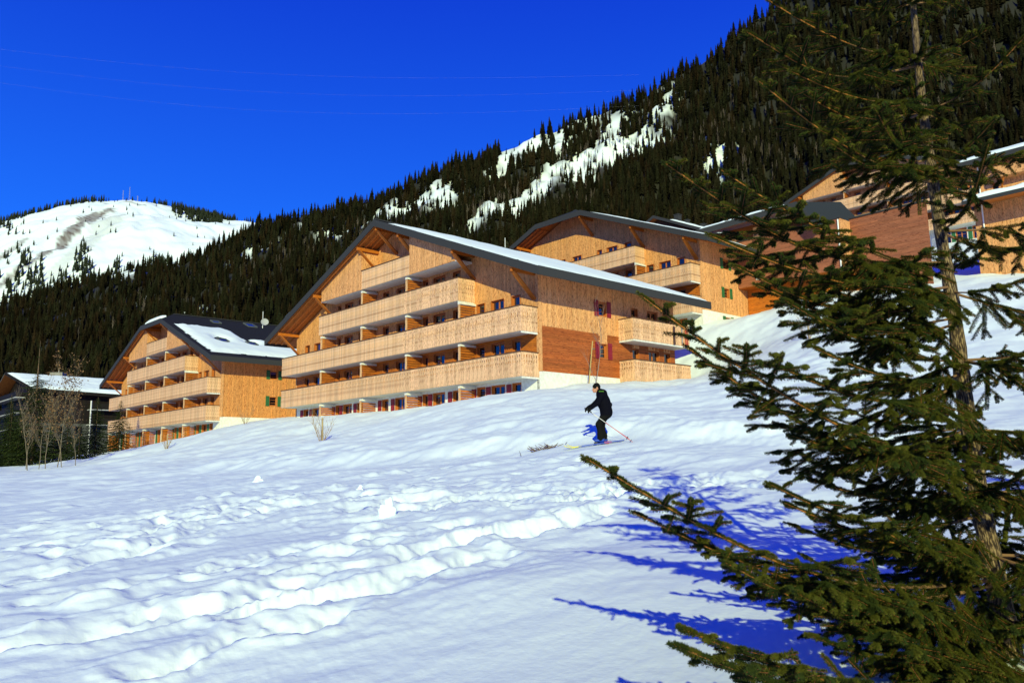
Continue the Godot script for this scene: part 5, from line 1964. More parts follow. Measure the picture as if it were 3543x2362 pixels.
const HILL_TOP := [-0.7798, 2109.4, 175.3, -0.6649, 1906.0, 259.3, -0.5602, 1711.6, 298.8, -0.5219, 1649.6, 319.4, -0.4815, 1590.9, 334.9, -0.4391, 1535.7, 349.8, -0.3943, 1483.9, 351.4, -0.3484, 1425.7, 372.5, -0.3058, 1363.2, 401.2, -0.2509, 1311.0, 401.7, -0.1995, 1254.9, 404.2, -0.1469, 1213.1, 412.5, -0.0933, 1175.1, 432.0, -0.0387, 1140.9, 448.2, 0.0164, 1110.2, 456.1, 0.0939, 1084.8, 474.0, 0.1710, 1065.5, 492.4, 0.2585, 1055.1, 540.0, 0.3230, 1054.5, 581.5, 0.3960, 1062.2, 631.9, 0.4939, 1090.3, 692.4, 0.6057, 1143.4, 760.1, 0.7690, 1252.4, 818.8]
const HILL_MID := [-0.7768, 45.9, -0.5532, 52.5, -0.2948, 65.8, 0.0126, 88.9, 0.2713, 99.7, 0.5601, 116.4, 0.7138, 117.8]
const CLEARINGS := [[-183, -1119, 14, -138, -1091, 17, -95, -1078, 14], [-41, -923, 9, 4, -929, 10, 57, -962, 10, 122, -969, 11, 143, -963, 7], [116, -984, 8, 135, -1020, 10], [-3, -1121, 8, 36, -1090, 7], [-3, -1121, 5, -12, -1038, 5], [181, -988, 5, 196, -995, 5, 208, -1008, 5], [163, -984, 5], [67, -1094, 4, 65, -1029, 4], [-245, -1097, 5, -189, -1114, 6], [-343, -1150, 5], [-366, -1126, 4], [-514, -1089, 4], [-682, -1398, 8, -619, -1320, 9], [222, -836, 3, 217, -812, 3], [144, -936, 4, 170, -939, 4], [-310, -1210, 4], [-85, -1030, 3], [82, -939, 4], [-355, -906, 3], [113, -1073, 3], [-741, -1291, 4]]
const MOUNT_TOP := [-0.8393, 4491.3, 742.1, -0.7035, 3802.8, 787.3, -0.5664, 3318.1, 874.2, -0.5395, 3205.3, 891.2, -0.5156, 3126.4, 900.3, -0.4866, 3054.6, 910.6, -0.4609, 2992.2, 910.3, -0.4433, 2944.6, 907.3, -0.4206, 2892.0, 886.1, -0.3785, 2819.6, 845.1, -0.3352, 2753.2, 809.2, -0.3008, 2722.3, 797.7, -0.2503, 2683.6, 758.0, -0.1461, 2628.0, 667.6]
const STRIPS := [[-1210, -2396, 16, 1.00, -1231, -2367, 24, 1.00, -1197, -2225, 13, 1.00, -1166, -2090, 12, 1.00, -1165, -2015, 9, 0.90, -1176, -1931, 9, 0.90, -1186, -1884, 10, 0.80], [-1108, -2311, 20, 0.35, -1116, -2230, 26, 0.30, -1079, -2115, 22, 0.28, -1075, -2007, 18, 0.25, -1075, -1899, 14, 0.20], [-1347, -2227, 10, 0.70, -1350, -2134, 11, 0.80, -1362, -2084, 13, 0.80], [-1311, -2584, 4, 0.60, -1175, -2476, 4, 0.60, -1124, -2454, 4, 0.50]]

# ---------------------------------------------------------------- hillside, mountain and forest
func interp(tab: Array, st: int, k: int, x: float) -> float:
	var n := tab.size() / st
	if x <= tab[0]:
		return tab[k]
	for i in n - 1:
		var a: float = tab[i * st]
		var b: float = tab[(i + 1) * st]
		if x <= b:
			return lerpf(tab[i * st + k], tab[(i + 1) * st + k], (x - a) / (b - a))
	return tab[(n - 1) * st + k]

func hill_point(az: float, t: float) -> Vector3:
	var rt := interp(HILL_TOP, 3, 1, az)
	var yt := interp(HILL_TOP, 3, 2, az)
	var ym := interp(HILL_MID, 2, 1, az)
	var r0 := 600.0 / cos(az)
	var r: float
	var y: float
	if t < 0.0:
		# gentle foot of the slope, t from -1 to 0
		var s := 1.0 + t
		r = lerpf(165.0, r0, s)
		y = lerpf(-6.0 if az < 0.0 else lerpf(-6.0, 20.0, minf(az / 0.3, 1.0)), ym, s * 0.55 + 0.45 * s * s)
	elif t <= 1.0:
		r = r0 + (rt - r0) * t
		y = ym + (yt - ym) * (t * 0.82 + 0.18 * t * t)
	else:
		r = rt + (t - 1.0) * 500.0
		y = yt - (t - 1.0) * 150.0
	var p := Vector3(r * sin(az), y, -r * cos(az))
	if t > 0.0:
		p.y += (nz1.get_noise_2d(p.x * 0.012, p.z * 0.012) * 22.0 + nz1.get_noise_2d(p.x * 0.05, p.z * 0.05) * 7.0) * minf(t * 4.0, 1.0) * clampf((1.15 - t) * 3.0, 0.25, 1.0)
	return p

func clearing(x: float, z: float) -> float:
	# distance in metres outside the nearest clearing, and how far downslope of one
	var best := 1e9
	for c in CLEARINGS:
		if absf(x - c[0]) > 240.0 or absf(z - c[1]) > 240.0:
			continue
		var n: int = c.size() / 3
		for i in n:
			var a := Vector2(c[i * 3], c[i * 3 + 1])
			var d: float
			if i + 1 < n:
				var b := Vector2(c[i * 3 + 3], c[i * 3 + 4])
				var q := Geometry2D.get_closest_point_to_segment(Vector2(x, z), a, b)
				d = q.distance_to(Vector2(x, z))
			else:
				d = a.distance_to(Vector2(x, z))
			best = minf(best, d - c[i * 3 + 2])
	return best

func spruce_mesh(sd: int, tiers: int, pts: int, slim: float) -> ArrayMesh:
	# unit height crown of drooping ragged whorls
	var r := RandomNumberGenerator.new()
	r.seed = sd
	var mb := MB.new()
	for i in tiers:
		var f := float(i) / tiers
		var y := 0.07 + 0.93 * pow(f, 0.92)
		var rad := slim * (1.0 - f) * r.randf_range(0.82, 1.15) + 0.012
		var dro := rad * r.randf_range(0.35, 0.7)
		var hgt := 0.93 / tiers * 1.75
		var a0 := r.randf() * TAU
		for k in pts:
			var an := a0 + TAU * k / pts
			var wd := TAU / pts * 0.75
			var rr := rad * r.randf_range(0.6, 1.25)
			var apex := Vector3(0, minf(y + hgt, 1.02), 0)
			var tip := Vector3(cos(an) * rr, y - dro * r.randf_range(0.5, 1.2), sin(an) * rr)
			var l := Vector3(cos(an - wd) * rr * 0.55, y - dro * 0.2, sin(an - wd) * rr * 0.55)
			var q := Vector3(cos(an + wd) * rr * 0.55, y - dro * 0.2, sin(an + wd) * rr * 0.55)
			var s := r.randf_range(0.7, 1.25)
			var col := Color(s, s, s)
			for tr in [[apex, l, tip], [apex, tip, q]]:
				var b := mb.p.size()
				var n: Vector3 = (tr[1] - tr[0]).cross(tr[2] - tr[0]).normalized()
				var turned := n.y < 0.0
				if turned:
					n = -n
				for v in tr:
					mb.p.append(v); mb.n.append(n); mb.c.append(col); mb.t.append(Vector2.ZERO)
				mb.ix.append_array(PackedInt32Array([b, b + 1, b + 2] if turned else [b, b + 2, b + 1]))
	return mb.mesh()

func bare_mesh(sd: int) -> ArrayMesh:
	var r := RandomNumberGenerator.new()
	r.seed = sd
	var mb := MB.new()
	mb.tube([Vector3.ZERO, Vector3(0.01, 0.5, 0), Vector3(0, 1.0, 0.01)], [0.012, 0.008, 0.002], 3, Color.WHITE, false)
	for i in 16:
		var y := r.randf_range(0.25, 0.92)
		var an := r.randf() * TAU
		var l := (1.05 - y) * r.randf_range(0.2, 0.4)
		var d := Vector3(cos(an), r.randf_range(1.0, 2.2), sin(an)).normalized() * l
		mb.tube([Vector3(0, y, 0), Vector3(0, y, 0) + d], [0.005, 0.0015], 3, Color.WHITE, false)
		for k in 2:
			var s := Vector3(0, y, 0) + d * r.randf_range(0.3, 0.7)
			mb.tube([s, s + Vector3(r.randf_range(-1, 1), 1.5, r.randf_range(-1, 1)).normalized() * l * 0.5], [0.0035, 0.001], 3, Color.WHITE, false)
	return mb.mesh()

func screen_px(p: Vector3) -> Vector2:
	# where a far tree falls in the picture; only used to choose which trees become single objects
	var b := Basis(Vector3.RIGHT, 0.152849) * Basis(Vector3.BACK, -0.012840)
	var q := b.transposed() * (p - Vector3(0, 1.7, 0))
	return Vector2(512.0 + 831.4 * q.x / -q.z, 341.0 - 831.4 * q.y / -q.z)

func build_hill() -> void:
	var nc := 240
	var nr := 150
	var p := PackedVector3Array()
	var t := PackedVector2Array()
	var c := PackedColorArray()
	for i in nr + 1:
		var tt := -1.0 + 2.3 * i / nr
		for j in nc + 1:
			var az := -0.85 + 1.75 * j / nc
			var q := hill_point(az, tt)
			p.append(q)
			t.append(Vector2(q.x, q.z))
			var cl := clearing(q.x, q.z) if tt > 0.05 else 99.0
			var n := nz1.get_noise_2d(q.x * 0.06, q.z * 0.06)
			# litter under the wood, coloured darker for shaded snow; snow in the openings
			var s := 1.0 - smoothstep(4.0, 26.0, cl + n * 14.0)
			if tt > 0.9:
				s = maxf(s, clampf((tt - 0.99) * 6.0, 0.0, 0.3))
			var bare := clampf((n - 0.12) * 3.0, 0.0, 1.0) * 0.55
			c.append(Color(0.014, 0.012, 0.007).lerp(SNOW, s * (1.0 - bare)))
	var m := mat(0.9)
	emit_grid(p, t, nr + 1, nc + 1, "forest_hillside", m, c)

func build_forest() -> void:
	var r := RandomNumberGenerator.new()
	r.seed = 99
	var kinds := []
	for i in 4:
		kinds.append(spruce_mesh(20 + i, 11 + i, 8, [0.19, 0.16, 0.21, 0.15][i]))
	var fm: StandardMaterial3D = M.foliage_far
	var all := []
	var tries := 0
	while all.size() < 30000 and tries < 110000:
		tries += 1
		var az := r.randf_range(-0.72, 0.75)
		var tt := r.randf_range(-0.75, 1.015)
		if tt < 0.0 and r.randf() < 0.35:
			continue
		var q := hill_point(az, tt)
		var cl := clearing(q.x, q.z)
		var h := r.randf_range(12.0, 26.0)
		if tt > 0.97:
			h *= r.randf_range(0.55, 1.05)
		if cl < 2.0:
			if r.randf() > 0.22:
				continue
			h *= r.randf_range(0.3, 0.7)
		else:
			# thin, low growth just below a clearing
			var up := minf(clearing(q.x * 1.032, q.z * 1.032), minf(clearing(q.x * 1.016, q.z * 1.016), clearing(q.x * 1.048, q.z * 1.048)))
			if up < 0.0:
				if r.randf() > 0.35:
					continue
				h *= 0.5
		if nz1.get_noise_2d(q.x * 0.02 + 70.0, q.z * 0.02) > 0.36 and r.randf() < 0.5:
			continue
		var s := h * r.randf_range(0.85, 1.15)
		var b := Basis(Vector3.UP, r.randf() * TAU).scaled(Vector3(s, h, s))
		var g := r.randf_range(0.45, 1.6)
		var warm := r.randf()
		all.append([Transform3D(b, q + Vector3(0, -0.6, 0)), Color(0.0115 * g * (1.0 + 0.7 * warm * warm), 0.0125 * g, 0.0055 * g), r.randi() % 4, q, h])
	# the largest in view become trees of their own
	var order := []
	for i in all.size():
		var sp := screen_px(all[i][3] + Vector3(0, all[i][4] * 0.6, 0))
		var free := sp.x > 4 and sp.x < 1020 and sp.y > 4 and (sp.y < 300.0 - 0.0 * sp.x)
		if sp.x < 170:
			free = free and sp.y < 360
		elif sp.x < 280:
			free = free and sp.y < 305
		elif sp.x < 520:
			free = free and sp.y < 305 - (sp.x - 280) * 0.38
		elif sp.x < 640:
			free = free and sp.y < 212
		elif sp.x < 800:
			free = free and sp.y < 205
		else:
			free = free and sp.y < 140
		if free:
			order.append([all[i][3].length() / all[i][4], i])
	order.sort_custom(func(a, b): return a[0] < b[0])
	var single := {}
	for k in mini(300, order.size()):
		single[order[k][1]] = true
	var tm := MB.new()
	tm.tube([Vector3(0, -0.05, 0), Vector3(0, 0.5, 0), Vector3(0, 0.97, 0)], [0.014, 0.008, 0.002], 5, Color(0.07, 0.05, 0.035), false)
	var trunk := tm.mesh()
	var tint := {}
	for k in 4:
		for j in 3:
			var m: StandardMaterial3D = fm.duplicate()
			var g: float = [0.75, 1.0, 1.3][j]
			m.albedo_color = Color(0.0135 * g, 0.0125 * g, 0.0055 * g).linear_to_srgb()
			tint[k * 3 + j] = m
	var lists := [[], [], [], []]
	var cols := [[], [], [], []]
	for i in all.size():
		var a: Array = all[i]
		if single.has(i):
			var o := thing("spruce_tree", "dark spruce standing in the forest on the steep slope behind the chalets", "tree", a[0].origin, 0.0, "spruces on the forested hillside")
			inst(kinds[a[2]], "crown", tint[a[2] * 3 + i % 3], o, Transform3D(a[0].basis, Vector3.ZERO))
			inst(trunk, "trunk", M.plain, o, Transform3D(a[0].basis, Vector3.ZERO))
		else:
			lists[a[2]].append(a[0])
			cols[a[2]].append(a[1])
	var wood := group_node("spruce_forest", self)
	wood.set_meta("kind", "stuff")
	tag(wood, "dense dark spruce forest covering the steep hillside", "forest")
	for k in 4:
		many(kinds[k], "spruces", fm, wood, lists[k], cols[k])
	# leafless trees between them
	var bm := bare_mesh(5)
	var bt := []
	var bc := []
	var spots := [[0.27, 0.62, 0.06, 0.12, 90], [0.30, 0.45, 0.05, 0.1, 70], [0.12, 0.75, 0.07, 0.12, 80], [-0.02, 0.62, 0.08, 0.12, 90], [0.05, 0.55, 0.06, 0.06, 50], [-0.16, 0.72, 0.07, 0.1, 60], [-0.28, 0.6, 0.06, 0.12, 60], [0.5, 0.5, 0.1, 0.2, 60], [-0.4, 0.5, 0.1, 0.2, 50]]
	for s in spots:
		for i in s[4]:
			var az: float = s[0] + r.randfn(0.0, 0.5) * s[2]
			var tt: float = s[1] + r.randfn(0.0, 0.5) * s[3]
			var q := hill_point(az, tt)
			var h := r.randf_range(11.0, 21.0)
			bt.append(Transform3D(Basis(Vector3.UP, r.randf() * TAU).scaled(Vector3(h, h, h) * Vector3(1.3, 1.0, 1.3)), q))
			var g := r.randf_range(0.6, 1.3)
			bc.append(Color(0.16 * g, 0.125 * g, 0.10 * g))
	var bo := many(bm, "leafless_trees", fm, self, bt, bc)
	tag(bo, "grey leafless trees scattered between the spruces on the hillside", "trees")

func mount_point(az: float, t: float) -> Vector3:
	var rt := interp(MOUNT_TOP, 3, 1, az)
	var yt := interp(MOUNT_TOP, 3, 2, az)
	var rb := 1750.0 / cos(az)
	var yb := lerpf(300.0, 400.0, clampf((az + 0.83) / 0.53, 0.0, 1.0))
	var r: float
	var y: float
	if t <= 1.0:
		r = lerpf(rb, rt, t)
		y = lerpf(yb, yt, t * 1.35 - 0.35 * t * t)
	else:
		r = rt + (t - 1.0) * 900.0
		y = yt - (t - 1.0) * 260.0
	var p := Vector3(r * sin(az), y, -r * cos(az))
	p.y += nz1.get_noise_2d(p.x * 0.004, p.z * 0.004) * 26.0 * clampf((1.05 - t) * 3.0, 0.15, 1.0) + nz1.get_noise_2d(p.x * 0.02, p.z * 0.02) * 4.0
	return p

func build_mountain() -> void:
	var nc := 260
	var nr := 150
	var p := PackedVector3Array()
	var t := PackedVector2Array()
	var c := PackedColorArray()
	var strips := STRIPS
	for i in nr + 1:
		var tt := -0.2 + 1.6 * i / nr
		for j in nc + 1:
			var az := -0.85 + 0.75 * j / nc
			var q := mount_point(az, tt)
			p.append(q)
			t.append(Vector2(q.x, q.z))
			var s := 0.0
			for st in strips:
				var n: int = st.size() / 4
				for k in n - 1:
					var a := Vector2(st[k * 4], st[k * 4 + 1])
					var b := Vector2(st[k * 4 + 4], st[k * 4 + 5])
					var x := Vector2(q.x, q.z)
					var cp := Geometry2D.get_closest_point_to_segment(x, a, b)
					var d := cp.distance_to(x)
					var w: float = st[k * 4 + 2]
					var edge := nz1.get_noise_2d(q.x * 0.03, q.z * 0.03) * 0.8
					s = maxf(s, st[k * 4 + 3] * (1.0 - smoothstep(0.7, 1.15, d / (w * 1.5) + edge)))
			s = clampf(s, 0.0, 1.0)
			var mott := clampf(nz1.get_noise_2d(q.x * 0.05, q.z * 0.05) * 2.0, 0.0, 1.0)
			c.append(SNOW.lerp(Color(0.10, 0.06, 0.038), s * (0.75 + 0.25 * mott)))
	emit_grid(p, t, nr + 1, nc + 1, "snowy_mountain", mat(0.85), c)
	# trees along its crest and flanks
	var r := RandomNumberGenerator.new()
	r.seed = 5
	var me := spruce_mesh(41, 9, 7, 0.2)
	var trs := []
	var cols := []
	var tries := 0
	while trs.size() < 2600 and tries < 90000:
		tries += 1
		var az := r.randf_range(-0.68, -0.22)
		var tt := r.randf_range(0.0, 1.05)
		var k := 0.0
		# belt along the crest, open in the middle
		if tt > 0.93:
			var gap := smoothstep(0.03, 0.0, absf(az + 0.452) - 0.012)
			k = 0.9 * (1.0 - 0.85 * gap) if az < -0.33 else 0.25
			if az > -0.475 and az < -0.36:
				k *= 0.35 if tt > 0.985 else 0.6
		elif az > -0.40 and az < -0.345:
			k = 0.9 if tt > 0.78 + (az + 0.40) * -2.0 else 0.02
		elif tt < 0.16 + 0.3 * nz1.get_noise_2d(az * 40.0, 3.0) + 0.5 * maxf(az + 0.42, 0.0):
			k = 0.75
		elif az < -0.545 and tt < 0.85:
			k = 0.5 * clampf(nz1.get_noise_2d(az * 60.0, tt * 9.0) * 3.0, 0.0, 1.0)
		else:
			k = 0.012 + 0.05 * clampf(0.45 - tt, 0.0, 1.0)
		if r.randf() > k:
			continue
		var q := mount_point(az, tt)
		var h := r.randf_range(13.0, 27.0) * (0.6 if k < 0.1 else 1.0)
		trs.append(Transform3D(Basis(Vector3.UP, r.randf() * TAU).scaled(Vector3(h, h, h)), q))
		var g := r.randf_range(0.7, 1.3)
		cols.append(Color(0.026 * g, 0.032 * g, 0.018 * g))
	var o := many(me, "mountain_spruces", M.foliage_far, self, trs, cols)
	tag(o, "far spruces along the crest and flanks of the snowy mountain", "trees")
	# masts on the summit
	for q in [[-0.4515, 1.0, 34.0], [-0.445, 1.0, 46.0], [-0.4365, 1.0, 18.0]]:
		var at := mount_point(q[0], q[1])
		var mast := thing("radio_mast", ["tallest slender lattice mast on the mountain summit", "slender pale lattice mast beside the tallest one on the summit", "short stubby mast on the mountain summit"][[46.0, 34.0, 18.0].find(q[2])], "mast", at)
		var mb := MB.new()
		for k in 3:
			var an := TAU * k / 3.0
			mb.tube([Vector3(cos(an) * 2.2, -3, sin(an) * 2.2), Vector3(cos(an) * 0.5, q[2], sin(an) * 0.5)], [0.3, 0.2], 4, Color(0.4, 0.4, 0.42))
		part(mb, "lattice_leg", M.plain, mast).set_meta("kind", "stuff")
		mb = MB.new()
		for k in 7:
			var y: float = q[2] * (k + 0.5) / 7.0
			mb.box(Vector3(-1.2, y, -1.2), Vector3(1.2, y + 0.5, 1.2), Color(0.4, 0.4, 0.42))
		part(mb, "platform", M.plain, mast).set_meta("kind", "stuff")

const BRANCHES := [2.84, 4.46, -5.40, 1.65, 4.66, -4.90, 2.84, 4.43, -5.40, 1.44, 4.33, -4.80, 2.84, 4.17, -5.40, 1.73, 4.06, -4.70, 2.85, 3.95, -5.40, 1.85, 4.00, -4.90, 2.87, 3.58, -5.40, 1.49, 3.95, -4.60, 2.90, 3.03, -5.40, 0.84, 3.35, -4.40, 2.91, 2.92, -5.40, 1.34, 3.53, -4.90, 2.91, 2.86, -5.40, 1.16, 3.00, -4.50, 2.92, 2.77, -5.40, 1.25, 2.82, -4.60, 2.92, 2.65, -5.40, 1.45, 2.76, -4.80, 2.92, 2.61, -5.40, 1.43, 2.58, -4.40, 2.93, 2.28, -5.40, 1.72, 2.36, -4.60, 2.94, 2.22, -5.40, 1.40, 2.22, -4.30, 2.96, 1.63, -5.40, 0.73, 2.60, -4.20, 2.96, 1.60, -5.40, 1.00, 2.37, -4.60, 2.95, 1.88, -5.40, 1.59, 1.87, -4.70, 2.98, 1.38, -5.40, 1.36, 1.61, -4.50, 3.03, 0.98, -5.40, 0.34, 1.75, -4.00, 3.03, 0.95, -5.40, 0.65, 1.47, -4.40, 3.05, 0.80, -5.40, 1.03, 1.23, -4.30, 3.00, 1.22, -5.40, 1.60, 1.49, -4.90, 3.07, 0.53, -5.40, 1.39, 1.09, -4.20, 3.08, 0.46, -5.40, 1.46, 0.86, -4.40, 3.11, 0.18, -5.40, 0.54, 1.08, -3.10, 3.11, 0.15, -5.40, 0.68, 1.07, -3.40, 2.86, 3.76, -5.40, 1.84, 3.55, -4.60, 2.85, 3.86, -5.40, 2.02, 3.67, -4.40]
const STEM := [3.13, 0.15, 3.09, 0.38, 2.996, 1.248, 2.968, 1.465, 2.937, 2.161, 2.921, 2.739, 2.887, 3.154, 2.86, 3.672, 2.839, 4.172, 2.841, 4.817, 2.842, 5.4, 2.845, 6.1]

func shoot_mesh(sd: int, needles: int) -> ArrayMesh:
	# one year's shoot, 0.2 m along +z: needles comb forward and to the sides and top
	var r := RandomNumberGenerator.new()
	r.seed = sd
	var mb := MB.new()
	for i in needles:
		var f := (i + r.randf()) / needles
		var an := r.randf_range(-0.35, PI + 0.35)
		if r.randf() < 0.3:
			an = r.randf() * TAU
		var out := Vector3(cos(an), sin(an), 0)
		var fwd := r.randf_range(0.45, 1.0)
		var d := (out + Vector3(0, 0, fwd)).normalized()
		var l := r.randf_range(0.017, 0.027) * (1.0 - 0.3 * f * f)
		var a := Vector3(0, 0, f * 0.2) + out * 0.0018
		var b := a + d * l + Vector3(0, 0.0015, 0)
		var s := d.cross(Vector3(r.randf_range(-1, 1), r.randf_range(-1, 1), r.randf_range(-1, 1))).normalized() * 0.0017
		var m := a.lerp(b, 0.45)
		var g := r.randf_range(0.7, 1.3)
		var col := Color(g, g, g)
		var k := mb.p.size()
		var n := d.cross(s).normalized()
		for v in [a, m + s, b, m - s]:
			mb.p.append(v); mb.n.append(n); mb.c.append(col); mb.t.append(Vector2.ZERO)
		mb.ix.append_array(PackedInt32Array([k, k + 1, k + 2, k, k + 2, k + 3]))
	return mb.mesh()

class Twigs:
	var bark := MB.new()
	var shoots := []

func lay_shoot(tw: Twigs, a: Vector3, b: Vector3, r: RandomNumberGenerator) -> void:
	var d := b - a
	var l := d.length()
	if l < 0.01:
		return
	d /= l
	var x := d.cross(Vector3.UP)
	if x.length() < 0.05:
		x = Vector3.RIGHT
	x = x.normalized()
	var y := x.cross(d).normalized() * -1.0
	if y.y < 0:
		y = -y
	x = y.cross(d).normalized()
	tw.shoots.append(Transform3D(Basis(x, y, d * (l / 0.2)), a))

func twig(tw: Twigs, a: Vector3, dir: Vector3, l: float, depth: int, r: RandomNumberGenerator, droop: float) -> void:
	var n := maxi(1, int(ceil(l / 0.17)))
	var p := a
	var d := dir.normalized()
	var pts := [a]
	var rad := [0.0014 + 0.002 * l]
	var side := 1.0 if r.randf() < 0.5 else -1.0
	for i in n:
		d = (d + Vector3(r.randf_range(-0.06, 0.06), r.randf_range(-0.03, 0.06) - droop * 0.08, r.randf_range(-0.06, 0.06))).normalized()
		var q := p + d * (l / n)
		lay_shoot(tw, p, q, r)
		pts.append(q)
		rad.append(lerpf(rad[0], 0.0016, float(i + 1) / n))
		if depth > 0 and i < n:
			var left := l - l / n * i
			var s := d.cross(Vector3.UP).normalized() * side
			side = -side
			var cnt := 1 if r.randf() < 0.55 else 2
			for k in cnt:
				var sl := clampf(left * r.randf_range(0.38, 0.72), 0.05, 0.26)
				twig(tw, p.lerp(q, r.randf_range(0.1, 0.8)), d * 0.75 + s * r.randf_range(0.6, 1.0) + Vector3(0, r.randf_range(-0.3, 0.1) - droop * 0.4, 0), sl, depth - 1, r, droop)
				s = -s
		p = q
	tw.bark.tube(pts, rad, 4, Color(0.30, 0.105, 0.03), false)

func spruce_branch(parent: Node, root: Vector3, tip: Vector3, r: RandomNumberGenerator, mats: Array, rich: float, base: Vector3) -> void:
	var tw := Twigs.new()
	var len := root.distance_to(tip)
	var ax := (tip - root) / len
	var n := maxi(8, int(len / 0.078))
	var pts := []
	var rad := []
	var sag := len * 0.07
	var sidev := ax.cross(Vector3.UP).normalized()
	var wob := r.randf_range(-0.05, 0.05) * len
	for i in n + 1:
		var f := float(i) / n
		pts.append(root.lerp(tip, f) + Vector3(0, -sag * sin(f * PI) * 1.2, 0) + sidev * sin(f * PI * 1.3) * wob)
		rad.append(lerpf(0.004 + 0.0036 * len, 0.002, pow(f, 0.8)))
	var half := n / 2
	tw.bark.tube(pts.slice(0, half + 1), rad.slice(0, half + 1), 6, Color(0.20, 0.105, 0.045), false)
	# this year's growth shows orange between the needles
	var young := []
	for i in range(half, n + 1):
		young.append(maxf(rad[i], 0.0042))
	tw.bark.tube(pts.slice(half, n + 1), young, 6, Color(0.46, 0.17, 0.035), false)
	var side := 1.0
	for i in range(1, n):
		var f := float(i) / n
		var d: Vector3 = (pts[i + 1] - pts[i - 1]).normalized()
		if f > 0.14:
			lay_shoot(tw, pts[i], pts[i + 1], r)
		if f < 0.07:
			continue
		var s := d.cross(Vector3.UP).normalized() * side
		side = -side
		var remain := (1.0 - f) * len
		var l := clampf(0.10 + remain * 0.36, 0.08, 0.66) * r.randf_range(0.55, 1.15) * clampf(0.35 + f * 2.2, 0.4, 1.0)
		if f > 0.8:
			l *= 0.75
		var droop := clampf(0.75 - f, 0.0, 0.7) * r.randf_range(0.4, 1.4)
		if r.randf() < rich:
			twig(tw, pts[i], d * r.randf_range(0.5, 0.9) + s + Vector3(0, r.randf_range(-0.1, 0.2) - droop, 0), l, 2 if l > 0.38 else 1, r, droop)
		if r.randf() < 0.5 * rich and f < 0.85:
			# short shoots above or hanging below
			twig(tw, pts[i], d * 0.7 + Vector3(r.randf_range(-0.4, 0.4), 0.8 if r.randf() < 0.12 else -1.1, r.randf_range(-0.4, 0.4)), l * r.randf_range(0.3, 0.5), 0, r, 0.0)
	lay_shoot(tw, pts[n - 1], pts[n] + ax * 0.03, r)
	for k in tw.bark.p.size():
		tw.bark.p[k] -= base
	var b := part(tw.bark, "branch", M.bark_twig, parent)
	var bins := [[], []]
	for s in tw.shoots:
		bins[r.randi() % 2].append(Transform3D(s.basis, s.origin - base))
	for k in 2:
		if bins[k].size() > 0:
			many(M.shoots[k], "needles", mats[k], b, bins[k])

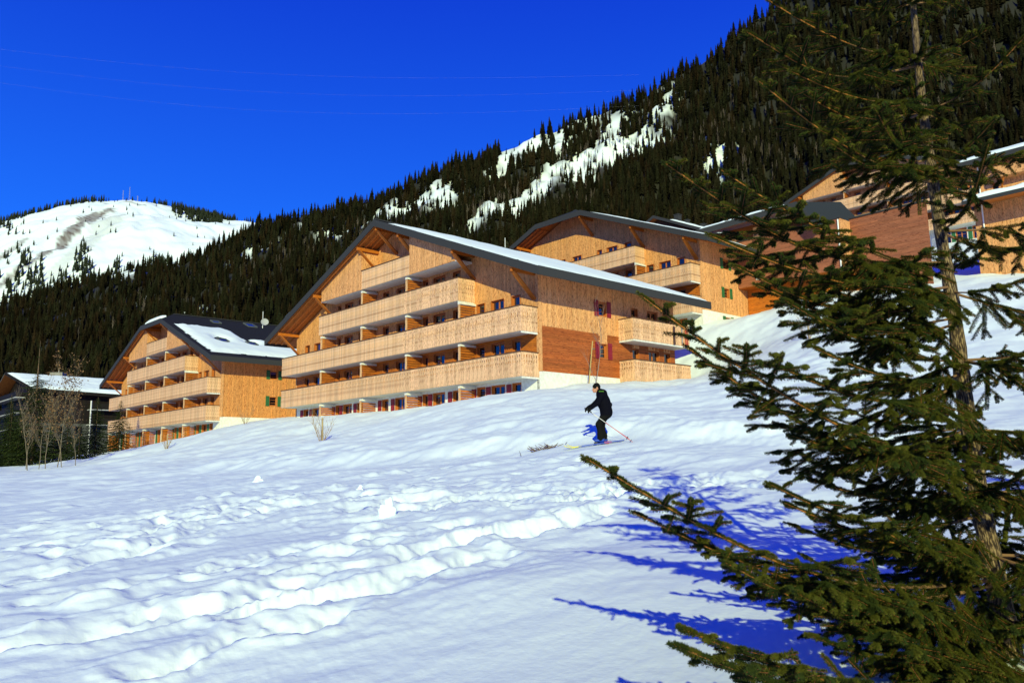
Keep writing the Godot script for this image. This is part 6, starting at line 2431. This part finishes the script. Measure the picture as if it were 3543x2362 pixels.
func build_spruce() -> void:
	var r := RandomNumberGenerator.new()
	r.seed = 31
	M.shoots = [shoot_mesh(1, 400), shoot_mesh(2, 360)]
	var nm := []
	for k in 2:
		var m := mat(0.7)
		m.albedo_color = [Color(0.078, 0.08, 0.013), Color(0.036, 0.05, 0.012)][k].linear_to_srgb()
		m.metallic_specular = 0.12
		nm.append(m)
	var bt := mat(0.85)
	M.bark_twig = bt
	var bark := mat(0.9)
	var gr := Gradient.new()
	gr.set_color(0, Color(0.10, 0.07, 0.045))
	gr.set_color(1, Color(0.66, 0.57, 0.43))
	gr.add_point(0.45, Color(0.27, 0.20, 0.13))
	gr.add_point(0.62, Color(0.5, 0.41, 0.29))
	var bx := noise_tex(0.035, 61, false, 1.0, 4, 256)
	bx.color_ramp = gr
	bark.albedo_texture = bx
	bark.uv1_scale = Vector3(6.0, 1.6, 1)
	bark.normal_enabled = true
	bark.normal_texture = noise_tex(0.035, 61, true, 10.0, 4, 256)
	bark.normal_scale = 1.2
	M.bark = bark
	var base := Vector3(3.1, height(3.1, -5.4), -5.4)
	var tree := thing("spruce_tree", "tall spruce close by with pale bark and long needled branches reaching left", "tree", base)
	var pts := []
	var rad := []
	for i in STEM.size() / 2:
		var y: float = STEM[i * 2 + 1]
		pts.append(Vector3(STEM[i * 2], y, -5.4) - base)
		rad.append(maxf(0.012, 0.07 * (1.0 - (y - 0.4) / 6.2)))
	# finer stem with knobbly girth
	var fp := []
	var fr := []
	for i in pts.size() - 1:
		for k in 6:
			fp.append(pts[i].lerp(pts[i + 1], k / 6.0))
			fr.append(lerpf(rad[i], rad[i + 1], k / 6.0) * r.randf_range(0.93, 1.09))
	var mb := MB.new()
	mb.tube(fp, fr, 12, Color.WHITE, false)
	part(mb, "trunk", M.bark, tree)
	for i in BRANCHES.size() / 6:
		var a := Vector3(BRANCHES[i * 6], maxf(BRANCHES[i * 6 + 1], 0.66), BRANCHES[i * 6 + 2])
		var b := Vector3(BRANCHES[i * 6 + 3], BRANCHES[i * 6 + 4], BRANCHES[i * 6 + 5])
		spruce_branch(tree, a, b, r, nm, 0.84, base)
	# the rest of the crown, away from the camera's left
	var y := 0.75
	var a0 := 0.0
	while y < 5.9:
		a0 += 0.8
		var per := 9 if y < 1.75 else (7 if y < 2.7 else 5)
		for k in per:
			var an := a0 + TAU * k / per + r.randf_range(-0.25, 0.25)
			var dir := Vector3(cos(an), 0, sin(an))
			var l := (2.35 * (1.0 - (y - 0.5) / 5.9) + 0.2) * r.randf_range(0.7, 1.05)
			if dir.x < -0.2 and y > 2.85 and y < 3.9:
				continue
			if dir.x < -0.25:
				l *= 0.55
			if dir.z > 0.6:
				l *= 0.6
			var st := Vector3(interp_stem(y), y, -5.4)
			spruce_branch(tree, st, st + dir * l + Vector3(0, l * r.randf_range(-0.12, 0.28) + (0.25 * l if y > 3.5 else 0.0), 0), r, nm, 0.85 if y < 2.7 else 0.75, base)
		y += 0.36 + r.randf() * 0.1
	# a second spruce stands out of the picture and throws its shade across the slope
	var other := tree.duplicate()
	other.name = numbered("spruce_tree")
	add_child(other)
	other.position = Vector3(7.6, height(7.6, -3.2) - 0.05, -3.2)
	other.rotation.y = 2.2
	other.scale = Vector3(1.12, 1.12, 1.12)
	tag(other, "neighbouring spruce beside the tall one, mostly out of the picture", "tree")

func interp_stem(y: float) -> float:
	for i in STEM.size() / 2 - 1:
		if y < STEM[i * 2 + 3]:
			return lerpf(STEM[i * 2], STEM[i * 2 + 2], (y - STEM[i * 2 + 1]) / (STEM[i * 2 + 3] - STEM[i * 2 + 1]))
	return STEM[STEM.size() - 2]

func _ready() -> void:
	setup()
	make_materials()
	build_ground()
	build_hill()
	build_mountain()
	build_chalets()
	build_forest()
	build_spruce()
	build_skier()
	build_plants()
	build_lift()
